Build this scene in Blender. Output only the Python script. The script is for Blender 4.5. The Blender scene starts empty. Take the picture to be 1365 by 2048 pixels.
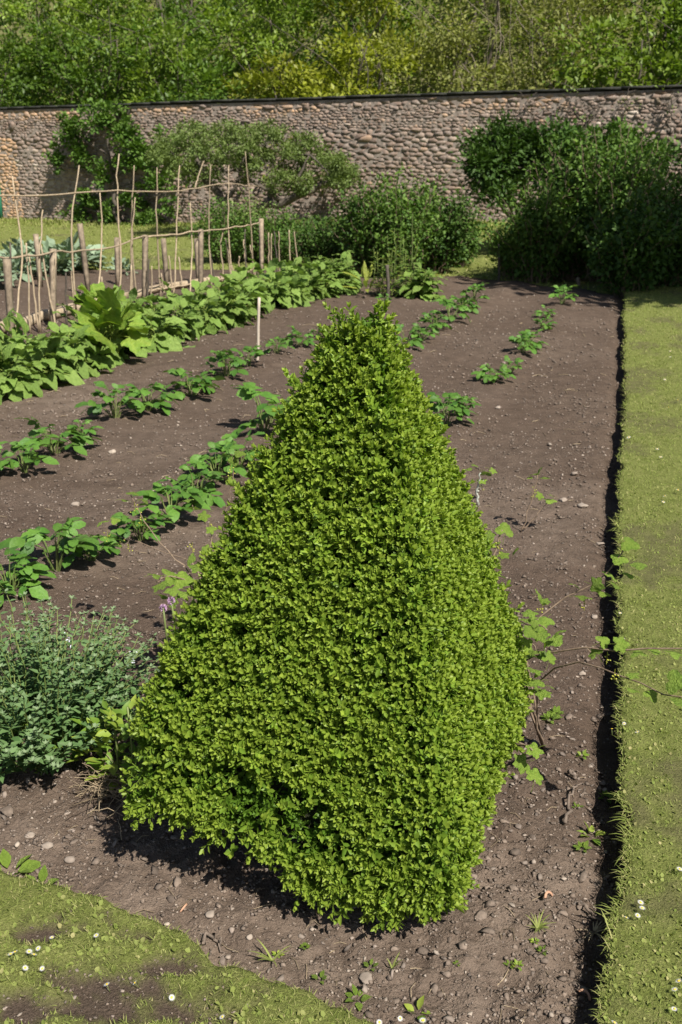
import bpy, math
import numpy as np
from mathutils import Matrix, Vector

SC = bpy.context.scene
COL = SC.collection
rng = np.random.default_rng(7)
R = math.radians

# ------------------------------------------------------------------ camera, sky, sun, exposure
CAM_H, PITCH, LENS = 1.7, R(19.5), 35.0
FPX = 1991.0                                   # focal length in photograph pixels
cam = bpy.data.cameras.new('camera')
cam.sensor_fit = 'VERTICAL'; cam.sensor_height = 36.0; cam.sensor_width = 24.0
cam.lens = LENS; cam.clip_end = 2000; cam.clip_start = 0.05
cam.dof.use_dof = True; cam.dof.focus_distance = 2.35; cam.dof.aperture_fstop = 9.0
camo = bpy.data.objects.new('camera', cam); COL.objects.link(camo)
camo.location = (0, 0, CAM_H); camo.rotation_euler = (R(90) - PITCH, 0, 0)
SC.camera = camo

SUN_AZ, SUN_EL = R(31), R(50)                  # azimuth to the right of straight behind the camera
SUN = Vector((math.sin(SUN_AZ) * math.cos(SUN_EL), -math.cos(SUN_AZ) * math.cos(SUN_EL), math.sin(SUN_EL)))
w = bpy.data.worlds.new('World'); SC.world = w; w.use_nodes = True
nt = w.node_tree
sky = nt.nodes.new('ShaderNodeTexSky'); sky.sky_type = 'NISHITA'; sky.sun_disc = False
sky.sun_elevation = SUN_EL; sky.sun_rotation = R(180) - SUN_AZ
bg = nt.nodes['Background']; bg.inputs['Strength'].default_value = 0.055
nt.links.new(sky.outputs[0], bg.inputs['Color'])
sl = bpy.data.lights.new('sun', 'SUN'); sl.energy = 5.0; sl.angle = R(0.53); sl.color = (1.0, 0.95, 0.87)
so = bpy.data.objects.new('sun', sl); COL.objects.link(so)
so.rotation_euler = SUN.to_track_quat('Z', 'Y').to_euler(); so.location = (3, -4, 8)
vs = SC.view_settings; vs.view_transform = 'Standard'; vs.look = 'None'; vs.exposure = 0.75; vs.gamma = 1.0
vs.use_curve_mapping = False
SC.cycles.max_bounces = 6; SC.cycles.diffuse_bounces = 3; SC.cycles.transmission_bounces = 4
SC.cycles.transparent_max_bounces = 4

# ------------------------------------------------------------------ where a photograph pixel meets the place
_f = np.array([0, math.cos(PITCH), -math.sin(PITCH)]); _u = np.array([0, math.sin(PITCH), math.cos(PITCH)])
_c = np.array([0, 0, CAM_H])
def ray(px, py):
    return np.array([(px - 682.5) / FPX, 0, 0]) - _u * (py - 1024) / FPX + _f
def G(px, py, z=0.0):                          # point at height z
    d = ray(px, py); return _c + d * (z - CAM_H) / d[2]
def at(px, py, Y):                             # point at distance Y
    d = ray(px, py); return _c + d * Y / d[1]
def on_plane(px, py, A, B):                    # point on the upright plane through ground points A, B
    n = np.array([B[1] - A[1], A[0] - B[0], 0]); d = ray(px, py)
    return _c + d * (np.dot(n, np.array([A[0], A[1], 0]) - _c) / np.dot(n, d))

# ------------------------------------------------------------------ numeric helpers
def _hash(ix, iy, s):
    h = (ix.astype(np.int64) * 374761393 + iy.astype(np.int64) * 668265263 + s * 1442695041) & 0xffffffff
    h = ((h ^ (h >> 13)) * 1274126177) & 0xffffffff
    return ((h ^ (h >> 16)) & 0xffff) / 65535.0
def vnoise(x, y, s=0):
    x = np.asarray(x, float); y = np.asarray(y, float)
    ix = np.floor(x); iy = np.floor(y); fx = x - ix; fy = y - iy
    fx = fx * fx * (3 - 2 * fx); fy = fy * fy * (3 - 2 * fy)
    a = _hash(ix, iy, s); b = _hash(ix + 1, iy, s); c = _hash(ix, iy + 1, s); d = _hash(ix + 1, iy + 1, s)
    return (a * (1 - fx) + b * fx) * (1 - fy) + (c * (1 - fx) + d * fx) * fy
def fbm(x, y, s=0, o=4):
    t = 0; amp = 0.5
    for k in range(o):
        t = t + amp * vnoise(x * 2 ** k, y * 2 ** k, s + 17 * k); amp *= 0.5
    return t
def unit(v):
    v = np.asarray(v, float); return v / np.maximum(np.linalg.norm(v, axis=-1, keepdims=True), 1e-9)
def frames(d, up):                             # columns x (width), y (along d), z (normal)
    d = unit(d); x = np.cross(d, up); bad = np.linalg.norm(x, axis=-1) < 1e-4
    if bad.any(): x[bad] = np.cross(d[bad], [1.0, 0.2, 0.1])
    x = unit(x); z = np.cross(x, d)
    return np.stack([x, d, z], axis=-1)
def rdir(n): return unit(rng.normal(size=(n, 3)))

class Acc:                                     # collects geometry, then links it as ONE mesh object
    def __init__(s): s.V = []; s.F = []; s.v = []; s.t = []; s.n = 0
    def add(s, V, F, v=0.5, t=0.0):
        V = np.asarray(V, float); m = len(V)
        s.V.append(V); s.v.append(np.broadcast_to(np.asarray(v, float), (m,))); s.t.append(np.broadcast_to(np.asarray(t, float), (m,)))
        for f in (F if isinstance(F, list) else [F]): s.F.append(np.asarray(f, int) + s.n)
        s.n += m
    def inst(s, tpl, M, loc, sc, v=None, t=None):
        V, F = tpl['V'], tpl['F']; N = len(loc); m = len(V)
        sc = np.asarray(sc, float)
        S = sc[:, None, None] * V[None] if sc.ndim == 1 else sc[:, None, :] * V[None]
        W = np.einsum('nij,nmj->nmi', M, S) + loc[:, None, :]
        Fs = [(f[None] + (np.arange(N) * m)[:, None, None]).reshape(-1, f.shape[1]) for f in F]
        vv = np.repeat(rng.random(N) if v is None else v, m)
        tt = np.tile(tpl.get('t', np.zeros(m)), N) if t is None else np.repeat(t, m) * (tpl.get('t1', np.ones(m))[None].repeat(N, 0).ravel())
        if 'v' in tpl: vv = np.clip(vv * 0.5 + np.tile(tpl['v'], N) * 0.5, 0, 1)
        s.add(W.reshape(-1, 3), Fs, vv, tt)
    def mesh(s, name, mat, smooth=False):
        me = bpy.data.meshes.new(name)
        V = np.concatenate(s.V).astype(np.float32)
        loops = np.concatenate([f.ravel() for f in s.F]).astype(np.int32)
        sizes = np.concatenate([np.full(len(f), f.shape[1]) for f in s.F])
        st = np.concatenate([[0], np.cumsum(sizes)[:-1]]).astype(np.int32)
        me.vertices.add(len(V)); me.vertices.foreach_set('co', V.ravel())
        me.loops.add(len(loops)); me.loops.foreach_set('vertex_index', loops)
        me.polygons.add(len(sizes)); me.polygons.foreach_set('loop_start', st)
        try: me.polygons.foreach_set('loop_total', sizes.astype(np.int32))
        except Exception: pass
        if smooth: me.polygons.foreach_set('use_smooth', np.ones(len(sizes), bool))
        for nm, arr in (('v', s.v), ('t', s.t)):
            a = me.attributes.new(nm, 'FLOAT', 'POINT'); a.data.foreach_set('value', np.concatenate(arr).astype(np.float32))
        me.update(calc_edges=True); me.validate()
        me.materials.append(mat)
        return me
    def build(s, name, mat, parent=None, smooth=False, **kw):
        return obj(name, s.mesh(name, mat, smooth), parent, **kw)

def obj(name, me, parent=None, label=None, cat=None, group=None, kind=None, M=None):
    o = bpy.data.objects.new(name, me); COL.objects.link(o)
    if parent is not None: o.parent = parent
    if M is not None: o.matrix_basis = M
    return tag(o, label, cat, group, kind)
def tag(o, label=None, cat=None, group=None, kind=None):
    for k, x in (('label', label), ('category', cat), ('group', group), ('kind', kind)):
        if x: o[k] = x
    return o
def thing(name, loc, label, cat, group=None):
    o = bpy.data.objects.new(name, None); COL.objects.link(o); o.empty_display_size = 0.05
    o.location = loc
    return tag(o, label, cat, group)
def mat4(M3, loc, sc=1.0):
    A = np.eye(4); A[:3, :3] = M3 * sc; A[:3, 3] = loc
    return Matrix([list(r) for r in A])
ORD = ['first', 'second', 'third', 'fourth', 'fifth', 'sixth', 'seventh', 'eighth', 'ninth', 'tenth', 'eleventh', 'twelfth',
       'thirteenth', 'fourteenth', 'fifteenth', 'sixteenth', 'seventeenth', 'eighteenth', 'nineteenth', 'twentieth']

def tube(P, rad, sides=6, cap=True):
    P = np.asarray(P, float); n = len(P); rad = np.broadcast_to(np.asarray(rad, float), (n,))
    T = np.gradient(P, axis=0); T = unit(T)
    ref = np.array([0.31, 0.17, 0.93]) if abs(T[:, 2]).mean() < 0.8 else np.array([0.9, 0.3, 0.1])
    X = unit(np.cross(T, ref)); Y = np.cross(T, X)
    a = np.arange(sides) * 2 * np.pi / sides
    V = P[:, None] + rad[:, None, None] * (np.cos(a)[None, :, None] * X[:, None] + np.sin(a)[None, :, None] * Y[:, None])
    i = np.arange(n - 1)[:, None] * sides; k = np.arange(sides)[None]; k2 = (k + 1) % sides
    F = [np.stack([i + k, i + k2, i + sides + k2, i + sides + k], -1).reshape(-1, 4)]
    if cap: F += [np.arange(sides)[::-1][None], (np.arange(sides) + (n - 1) * sides)[None]]
    return V.reshape(-1, 3), F
def wiggle(P, n, amp):
    P = np.asarray(P, float); s = np.linspace(0, 1, len(P)); q = np.linspace(0, 1, n)
    Q = np.stack([np.interp(q, s, P[:, k]) for k in range(3)], 1)
    if len(P) > 2:
        for _ in range(2): Q[1:-1] = (Q[:-2] + 2 * Q[1:-1] + Q[2:]) / 4
    Q[1:-1] += rng.normal(size=(n - 2, 3)) * amp
    return Q

# ------------------------------------------------------------------ materials
def nodes(name):
    m = bpy.data.materials.new(name); m.use_nodes = True
    t = m.node_tree; b = t.nodes['Principled BSDF']; return m, t, b, t.links.new
def mixc(t, fac, a, b, mode='MIX'):
    n = t.nodes.new('ShaderNodeMix'); n.data_type = 'RGBA'; n.blend_type = mode
    for sock, val in ((n.inputs[0], fac), (n.inputs[6], a), (n.inputs[7], b)):
        if hasattr(val, 'is_output') or isinstance(val, bpy.types.NodeSocket): t.links.new(val, sock)
        elif isinstance(val, (int, float)): sock.default_value = val
        else: sock.default_value = (*val, 1)
    return n.outputs[2]
def attr(t, nm):
    n = t.nodes.new('ShaderNodeAttribute'); n.attribute_name = nm; return n.outputs['Fac']
def coords(t): 
    n = t.nodes.new('ShaderNodeTexCoord'); return n.outputs['Object']
def noise(t, vec, scale, detail=4, rough=0.6):
    n = t.nodes.new('ShaderNodeTexNoise'); n.inputs['Scale'].default_value = scale; n.inputs['Detail'].default_value = detail
    n.inputs['Roughness'].default_value = rough; t.links.new(vec, n.inputs['Vector']); return n.outputs['Fac']
def ramp(t, fac, lo, hi):
    n = t.nodes.new('ShaderNodeMapRange'); n.inputs['From Min'].default_value = lo; n.inputs['From Max'].default_value = hi
    t.links.new(fac, n.inputs['Value']); return n.outputs[0]
def math_(t, op, a, b):
    n = t.nodes.new('ShaderNodeMath'); n.operation = op
    for s_, v_ in ((n.inputs[0], a), (n.inputs[1], b)):
        if isinstance(v_, (int, float)): s_.default_value = v_
        else: t.links.new(v_, s_)
    return n.outputs[0]
def bump(t, b, h, strength, dist=0.01):
    n = t.nodes.new('ShaderNodeBump'); n.inputs['Strength'].default_value = strength; n.inputs['Distance'].default_value = dist
    t.links.new(h, n.inputs['Height']); t.links.new(n.outputs[0], b.inputs['Normal'])

def leaf_mat(name, A, B, C, rough=0.45, trans=0.3, spec=0.4, back=None, vein=0):
    """A..B by the leaf's own random value, C for young growth (attribute t), paler underside, light passing through."""
    m, t, b, L = nodes(name)
    c = mixc(t, attr(t, 'v'), A, B); c = mixc(t, attr(t, 't'), c, C)
    oi = t.nodes.new('ShaderNodeObjectInfo')
    hs = t.nodes.new('ShaderNodeHueSaturation'); L(c, hs.inputs['Color'])
    L(math_(t, 'MULTIPLY_ADD', oi.outputs['Random'], 0.35), hs.inputs['Value'])
    hs.inputs['Value'].links[0].from_node.inputs[2].default_value = 0.82
    c = hs.outputs[0]
    if vein:
        n = noise(t, coords(t), vein, 4, .7); c = mixc(t, ramp(t, n, .3, .7), mixc(t, 1.0, c, (.74, .76, .7), 'MULTIPLY'), mixc(t, 1.0, c, (1.18, 1.15, 1.15), 'MULTIPLY')); bump(t, b, n, .7, .25 / vein)
    if back:
        g = t.nodes.new('ShaderNodeNewGeometry'); c = mixc(t, math_(t, 'MULTIPLY', g.outputs['Backfacing'], 0.6), c, back)
    L(c, b.inputs['Base Color']); b.inputs['Roughness'].default_value = rough
    b.inputs['Specular IOR Level'].default_value = spec
    tr = t.nodes.new('ShaderNodeBsdfTranslucent'); L(mixc(t, 1.0, c, (1.15, 1.25, 0.5), 'MULTIPLY'), tr.inputs['Color'])
    mx = t.nodes.new('ShaderNodeMixShader'); mx.inputs[0].default_value = trans
    L(b.outputs[0], mx.inputs[1]); L(tr.outputs[0], mx.inputs[2])
    L(mx.outputs[0], t.nodes['Material Output'].inputs['Surface'])
    return m
def plain_mat(name, A, B, scale=20, rough=0.8, bs=0.4, bd=0.004, use_v=0.0, C=None):
    m, t, b, L = nodes(name); v = coords(t)
    n = noise(t, v, scale, 5, 0.65); c = mixc(t, ramp(t, n, 0.3, 0.7), A, B)
    if use_v: c = mixc(t, 1.0, c, mixc(t, attr(t, 'v'), (1 - use_v,) * 3, (1 + use_v,) * 3), 'MULTIPLY')
    if C is not None: c = mixc(t, attr(t, 't'), c, C)
    L(c, b.inputs['Base Color']); b.inputs['Roughness'].default_value = rough; b.inputs['Specular IOR Level'].default_value = 0.25
    bump(t, b, n, bs, bd)
    return m

def soil_mat():
    m, t, b, L = nodes('soil'); v = coords(t)
    big = noise(t, v, 0.9, 3); mid = noise(t, v, 9, 5, 0.7); fine = noise(t, v, 120, 4, 0.75)
    c = mixc(t, ramp(t, mid, 0.3, 0.72), (0.092, 0.065, 0.047), (0.162, 0.116, 0.086))
    c = mixc(t, math_(t, 'MULTIPLY', attr(t, 't'), ramp(t, mid, 0.25, 0.6)), c, (0.25, 0.19, 0.145))       # dry crust
    c = mixc(t, ramp(t, big, 0.35, 0.75), c, mixc(t, 0.35, c, (0.155, 0.115, 0.088)))
    vo = t.nodes.new('ShaderNodeTexVoronoi'); vo.inputs['Scale'].default_value = 75; L(v, vo.inputs['Vector'])
    speck = ramp(t, vo.outputs['Distance'], 0.22, 0.12)
    rnd = t.nodes.new('ShaderNodeSeparateColor'); L(vo.outputs['Color'], rnd.inputs[0])
    speck = math_(t, 'MULTIPLY', speck, ramp(t, rnd.outputs[0], 0.70, 0.78))
    c = mixc(t, math_(t, 'MULTIPLY', speck, .8), c, (0.29, 0.235, 0.18))
    c = mixc(t, ramp(t, fine, 0.35, 0.7), mixc(t, 1.0, c, (0.72, 0.72, 0.72), 'MULTIPLY'), c)
    L(c, b.inputs['Base Color']); b.inputs['Roughness'].default_value = 0.95; b.inputs['Specular IOR Level'].default_value = 0.1
    h = math_(t, 'ADD', fine, math_(t, 'MULTIPLY', noise(t, v, 38, 4, 0.7), 1.6))
    bump(t, b, h, 1.0, 0.012)
    return m
M_SOIL = soil_mat()
M_CLOD = plain_mat('dry_soil', (0.098, 0.076, 0.060), (0.20, 0.155, 0.12), 45, 0.95, 0.8, 0.006, use_v=0.3)
M_STONE = plain_mat('pebble_stone', (0.12, 0.095, 0.078), (0.235, 0.19, 0.155), 30, 0.85, 0.5, 0.004, use_v=0.5, C=(0.36, 0.30, 0.24))
M_GRASS = leaf_mat('grass', (0.140, 0.182, 0.034), (0.240, 0.278, 0.070), (0.37, 0.33, 0.15), 0.75, 0.3, 0.3)
def lawn_mat():
    m, t, b, L = nodes('lawn_turf'); v = coords(t)
    mid = noise(t, v, 14, 5, 0.7); fine = noise(t, v, 160, 4, 0.7)
    g = mixc(t, ramp(t, mid, 0.3, 0.7), (0.135, 0.165, 0.036), (0.25, 0.265, 0.085))
    s = mixc(t, fine, (0.075, 0.055, 0.042), (0.15, 0.11, 0.082))
    c = mixc(t, attr(t, 't'), g, s)
    c = mixc(t, ramp(t, fine, 0.3, 0.65), mixc(t, 1.0, c, (0.6, 0.6, 0.55), 'MULTIPLY'), c)
    L(c, b.inputs['Base Color']); b.inputs['Roughness'].default_value = 0.95; b.inputs['Specular IOR Level'].default_value = 0.1
    bump(t, b, math_(t, 'ADD', fine, mid), 1.0, 0.012)
    return m
M_LAWN = lawn_mat()
M_BOX = leaf_mat('box_leaf', (0.098, 0.192, 0.017), (0.205, 0.325, 0.032), (0.37, 0.455, 0.062), 0.5, 0.36, 0.35)
M_BOXIN = plain_mat('box_inner', (0.012, 0.018, 0.006), (0.035, 0.035, 0.016), 60, 0.9, 1.0, 0.02)  # near-black: shade among the inner twigs is put into the colour
M_TWIG = plain_mat('twig_bark', (0.13, 0.09, 0.06), (0.27, 0.20, 0.14), 60, 0.85, 0.6, 0.003)
M_BARK = plain_mat('tree_bark', (0.045, 0.037, 0.03), (0.13, 0.11, 0.085), 14, 0.9, 0.8, 0.02)
M_PALEBARK = plain_mat('pale_bark', (0.12, 0.10, 0.07), (0.24, 0.20, 0.15), 14, 0.9, 0.6, 0.01)
M_POTATO = leaf_mat('potato_leaf', (0.060, 0.155, 0.022), (0.115, 0.23, 0.035), (0.18, 0.27, 0.03), 0.5, 0.25, 0.35, back=(0.13, 0.2, 0.07), vein=55)
M_STEM = leaf_mat('green_stem', (0.11, 0.16, 0.04), (0.19, 0.22, 0.07), (0.2, 0.13, 0.06), 0.5, 0.05)
M_GREENS = leaf_mat('greens_leaf', (0.125, 0.225, 0.034), (0.25, 0.36, 0.085), (0.33, 0.35, 0.05), 0.5, 0.28, 0.35, back=(0.16, 0.24, 0.08), vein=8)
M_HOLLY = leaf_mat('lobed_leaf', (0.135, 0.25, 0.026), (0.215, 0.325, 0.045), (0.31, 0.36, 0.07), 0.5, 0.3, 0.35, vein=7)
M_CURRANT = leaf_mat('currant_leaf', (0.16, 0.27, 0.035), (0.25, 0.375, 0.06), (0.32, 0.37, 0.08), 0.55, 0.32, 0.3, back=(0.2, 0.27, 0.11), vein=8)
M_CATMINT = leaf_mat('catmint_leaf', (0.066, 0.135, 0.040), (0.13, 0.215, 0.075), (0.21, 0.275, 0.15), 0.7, 0.2, 0.2)
M_LIME = leaf_mat('lime_leaf', (0.12, 0.215, 0.025), (0.20, 0.295, 0.04), (0.32, 0.36, 0.06), 0.5, 0.3)
M_SHRUB = leaf_mat('shrub_leaf', (0.050, 0.115, 0.018), (0.115, 0.200, 0.032), (0.20, 0.29, 0.05), 0.6, 0.25, 0.25)
M_DARKSHADED = leaf_mat('dark_shaded_leaf', (0.024, 0.062, 0.009), (0.066, 0.128, 0.019), (0.13, 0.20, 0.03), 0.6, 0.2, 0.25)  # dark foliage tone with the shade on these bushes worked into it
M_APPLE = leaf_mat('apple_leaf', (0.10, 0.155, 0.035), (0.19, 0.255, 0.065), (0.27, 0.31, 0.11), 0.55, 0.22, 0.3)
M_WOOD_A = leaf_mat('sycamore_leaf', (0.090, 0.158, 0.016), (0.200, 0.285, 0.032), (0.29, 0.34, 0.05), 0.5, 0.35, 0.35)
M_WOOD_B = leaf_mat('yellow_leaf', (0.15, 0.19, 0.016), (0.26, 0.28, 0.028), (0.30, 0.27, 0.04), 0.5, 0.35, 0.35)
M_WOOD_C = leaf_mat('olive_leaf', (0.13, 0.155, 0.034), (0.225, 0.235, 0.06), (0.27, 0.25, 0.085), 0.6, 0.3, 0.25)
M_WOOD_D = leaf_mat('deep_leaf', (0.050, 0.105, 0.012), (0.115, 0.195, 0.024), (0.19, 0.26, 0.035), 0.5, 0.35, 0.35)
M_KALE = leaf_mat('kale_leaf', (0.13, 0.20, 0.11), (0.23, 0.30, 0.19), (0.28, 0.34, 0.24), 0.6, 0.15, 0.3)
M_POLE = plain_mat('hazel_pole', (0.27, 0.205, 0.13), (0.44, 0.35, 0.24), 25, 0.8, 0.5, 0.004, use_v=0.25)
M_POST = plain_mat('sawn_post', (0.13, 0.10, 0.07), (0.36, 0.285, 0.20), 16, 0.85, 0.5, 0.006, use_v=0.2)
M_STRAW = plain_mat('dry_straw', (0.17, 0.125, 0.075), (0.36, 0.285, 0.185), 60, 0.8, 0.3, 0.002, use_v=0.3)
def flat(name, c, rough=0.6):
    m, t, b, L = nodes(name); v = coords(t); n = noise(t, v, 90, 3)
    L(mixc(t, n, tuple(x * 0.85 for x in c), tuple(min(1, x * 1.12) for x in c)), b.inputs['Base Color']); b.inputs['Roughness'].default_value = rough
    return m
M_WHITE = flat('petal_white', (0.56, 0.56, 0.53)); M_YEL = flat('daisy_yellow', (0.70, 0.48, 0.03))
M_PURPLE = flat('allium_purple', (0.42, 0.26, 0.40)); M_BERRY = flat('green_berry', (0.36, 0.36, 0.05), 0.4)
M_TERRA = flat('terracotta', (0.42, 0.24, 0.15), 0.8); M_GREENPAINT = flat('green_paint', (0.02, 0.16, 0.09), 0.4)
M_STAKE = flat('bleached_stake', (0.46, 0.39, 0.31), 0.8); M_LILAC = flat('pale_lilac', (0.62, 0.6, 0.68), 0.7); M_BLUE = flat('blue_petal', (0.1, 0.1, 0.5), 0.6)
M_LICHEN = plain_mat('lichen_bark', (0.12, 0.10, 0.08), (0.55, 0.58, 0.5), 70, 0.9, 0.6, 0.004)

# ------------------------------------------------------------------ leaf templates (axis +Y, width X, normal Z)
def leaf_tpl(w=0.5, bend=0.15, fold=0.12, rows=2, peak=0.45, petiole=0.0, wave=0.0, seed=0, tip_t=0.0):
    r_ = np.random.default_rng(seed)
    ys = np.linspace(0, 1, rows + 2); V = [[0, petiole, 0]]
    for y in ys[1:-1]:
        k = (y / peak) ** 0.8 if y < peak else (max(0, (1 - y) / (1 - peak))) ** 0.62
        hw = 0.5 * w * min(1, k); z = -bend * y * y * 1.0 + 0.0
        Y = petiole + y * (1 - petiole)
        V += [[-hw, Y - 0.02, z + fold * hw * 2 + r_.normal() * wave], [0, Y, z], [hw, Y - 0.02, z + fold * hw * 2 + r_.normal() * wave]]
    V += [[0, 1, -bend]]
    tr = [[0, 2, 1], [0, 3, 2]]; qd = []
    for i in range(rows - 1):
        a = 1 + 3 * i; b = a + 3
        qd += [[a, a + 1, b + 1, b], [a + 1, a + 2, b + 2, b + 1]]
    a = 1 + 3 * (rows - 1); n = len(V) - 1
    tr += [[a, a + 1, n], [a + 1, a + 2, n]]
    V = np.array(V, float); F = [np.array(tr)] + ([np.array(qd)] if qd else [])
    t = np.clip((V[:, 1] - 0.3) * tip_t, 0, 1)
    return dict(V=V, F=F, t=t)
def ruffle_tpl(w=.5, bend=.35, rows=7, peak=.55, petiole=.12, ruff=.05, seed=0):
    r_ = np.random.default_rng(seed); V = []; cs = np.array([-1, -.55, 0, .55, 1.]); ph = r_.random(4) * 6
    for i in range(rows + 1):
        y = i / rows; k = np.interp(y, [0, .12, .3, peak, .8, .93, 1], [.06, .35, .8, 1, .72, .36, .04]); hw = .5 * w * k * (1 + r_.normal() * .05)
        for c in cs:
            e = abs(c); z = -bend * y ** 2 + .10 * hw * e + ruff * e * e * math.sin(y * 15 + ph[0 if c < 0 else 1]) + ruff * .35 * math.sin(y * 26 + ph[2]) * (e > .2) + r_.normal() * .008
            V.append([c * hw, petiole + y * (1 - petiole) + .02 * e * math.sin(y * 19 + ph[3]), z])
    i = (np.arange(rows)[:, None] * 5 + np.arange(4)[None]).ravel()
    return dict(V=np.array(V), F=[np.stack([i, i + 1, i + 6, i + 5], 1)], t=np.zeros(len(V)))
DIAMOND = dict(V=np.array([[0, 0, 0], [0.30, 0.45, 0.06], [0, 1, -0.12], [-0.30, 0.45, 0.06]]), F=[np.array([[0, 1, 2], [0, 2, 3]])])
WIDE = dict(V=np.array([[0, 0, 0], [0.42, 0.35, 0.08], [0.30, 0.8, 0.0], [0, 1, -0.1], [-0.30, 0.8, 0.0], [-0.42, 0.35, 0.08]]),
            F=[np.array([[0, 1, 2], [0, 2, 3], [0, 3, 4], [0, 4, 5]])])
OVAL = leaf_tpl(0.52, 0.12, 0.16, 2, 0.5)
def lobed_tpl(lobes=5, depth=0.3, serr=0.05, cup=0.12, seed=0, n=30):
    r_ = np.random.default_rng(seed)
    a = np.linspace(-0.86 * np.pi, 0.86 * np.pi, n)            # measured from the tip (+Y)
    spread = 0.86 * np.pi / (lobes / 2)
    ph = np.abs(((a / spread + 0.5) % 1) - 0.5) * 2             # 0 on a lobe's axis, 1 between lobes
    rr = (1 - depth * ph ** 1.3) * (1 - 0.30 * np.abs(a) / np.pi) + serr * ((np.arange(n) % 2) - 0.5)
    X = 0.56 * rr * np.sin(a); Y = 0.42 + 0.58 * rr * np.cos(a)
    Z = 0.05 * np.cos(a * lobes / 1.72) - cup * (X ** 2 + (Y - 0.4) ** 2) * 2 + r_.normal(size=n) * 0.012
    V = np.concatenate([[[0, 0.30, 0.03]], np.stack([X, Y, Z], 1)])
    i = np.arange(1, n); F = [np.stack([np.zeros(n - 1, int), i + 1, i], 1)]
    v = np.concatenate([[0.9], 0.35 + 0.4 * (ph < 0.3)])
    return dict(V=V, F=F, t=np.concatenate([[0.35], np.where(ph < 0.25, 0.25, 0)]), v=v)

# ------------------------------------------------------------------ the lie of the land
def x_edge(y): return 0.539 + (y - 1.526) * 0.2712 + 0.06 * (vnoise(y * 0.9, y * 0, 5) - 0.5) + 0.030 * (vnoise(y * 6, y * 0, 9) - 0.5) + .014 * (vnoise(y * 21, y * 0, 10) - .5)
ROWS = [(np.array([-2.014, 5.55]), np.array([-0.312, 9.95])), (np.array([-1.327, 3.9]), np.array([1.25, 11.1])), (np.array([0.72, 6.5]), np.array([2.8, 12.5]))]
def row_dist(x, y, a, b):
    d = unit(b - a); n = np.array([-d[1], d[0]]); return (x - a[0]) * n[0] + (y - a[1]) * n[1]
def soil_z(x, y):
    x = np.asarray(x, float); y = np.asarray(y, float)
    z = 0.05 * (fbm(x * 1.3, y * 1.3, 3, 3) - 0.45)
    for a, b in ROWS: z = z + 0.035 * np.exp(-(row_dist(x, y, a, b) / 0.22) ** 2) * np.clip((y - 3.2) / 1.5, 0, 1)
    near = np.clip(1.35 - y / 5.0, 0.3, 1)
    cl = np.abs(fbm(x * 9, y * 9, 21, 3) - 0.44) * 2
    z = z + near * (0.036 * (fbm(x * 11, y * 11, 31, 4) - 0.45) + 0.030 * cl * (vnoise(x * 2.2, y * 2.2, 8) ** 1.2) + 0.020 * (np.maximum(vnoise(x * 38, y * 38, 77), .45) - 0.5) + .012 * (vnoise(x * 75, y * 75, 78) - .5))
    z = z + (1 - near) * 0.026 * (fbm(x * 8, y * 8, 41, 4) - 0.45)
    de = x_edge(y) - x
    z = z - 0.055 * np.exp(-(de / 0.09) ** 2)
    return z
def bed_end(x): return np.interp(x, [-9, -1, 1, 2.2, 3.6, 5, 12], [16.6, 16.6, 15.9, 15.2, 13.5, 12.5, 12.0])
WA = np.array([-9.417, 29.604]); WB = np.array([6.584, 20.837]); WD = unit(WB - WA); WN = np.array([WD[1], -WD[0]])   # wall line; WN faces the garden
def wall_front(x, y): return (np.asarray(x) - WA[0]) * WN[0] + (np.asarray(y) - WA[1]) * WN[1]      # metres in front of the wall
def land_z(x, y):                                              # back lawn rising to a low bank at the wall's foot
    d = wall_front(x, y); k = np.clip((np.asarray(x, float) + 5.0) / 6.0, 0, 1)
    return 0.02 + 0.07 * (fbm(np.asarray(x) * .6, np.asarray(y) * .6, 61, 3) - 0.45) + (0.06 + 0.34 * k) * np.clip(1 - d / 2.6, 0, 1) ** 1.3

def grid(X, Y, Z, acc, t=0.0, v=0.5):
    n, m = X.shape; i = (np.arange(n - 1)[:, None] * m + np.arange(m - 1)[None]).ravel()
    acc.add(np.stack([X, Y, Z], -1).reshape(-1, 3), [np.stack([i, i + 1, i + m + 1, i + m], 1)],
            np.broadcast_to(v, X.shape).ravel(), np.broadcast_to(t, X.shape).ravel())

# one sheet to the horizon, below everything
a = Acc(); gx = np.linspace(-400, 400, 41); X, Y = np.meshgrid(gx, gx); grid(X, Y, X * 0 - 0.35, a)
a.build('ground', M_SOIL, kind='structure')
# vegetable bed: rows and columns of the sheet get coarser with distance
ys = [1.0]
while ys[-1] < 18.2: ys.append(ys[-1] * 1.0052)
ys = np.array(ys); ss = np.arange(-0.72, 0.48, 0.0060)
Y, S = np.meshgrid(ys, ss, indexing='ij'); X = Y * S
dry = np.clip((fbm(X * 1.1, Y * 1.1, 91, 4) - 0.45) * 6, 0, 1) * np.clip(1.25 - (Y - 1.8) / 5, 0.25, 1) + .6 * np.clip(2.7 - Y, 0, 1)
dry = np.clip(dry + np.exp(-((X + 1.95) ** 2 / 0.25 + (Y - 7.2) ** 2 / 0.4)) + 0.9 * np.exp(-((X - 0.45) ** 2 / 0.05 + (Y - 1.85) ** 2 / 0.09)), 0, 1)
Zs = soil_z(X, Y); over = (Y > bed_end(X) + 0.15) | (X > x_edge(Y) + 0.25)
a = Acc(); grid(X, Y, np.where(over, -0.16, Zs), a, t=dry)
a.build('vegetable_bed', M_SOIL, smooth=True, kind='structure')

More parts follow.
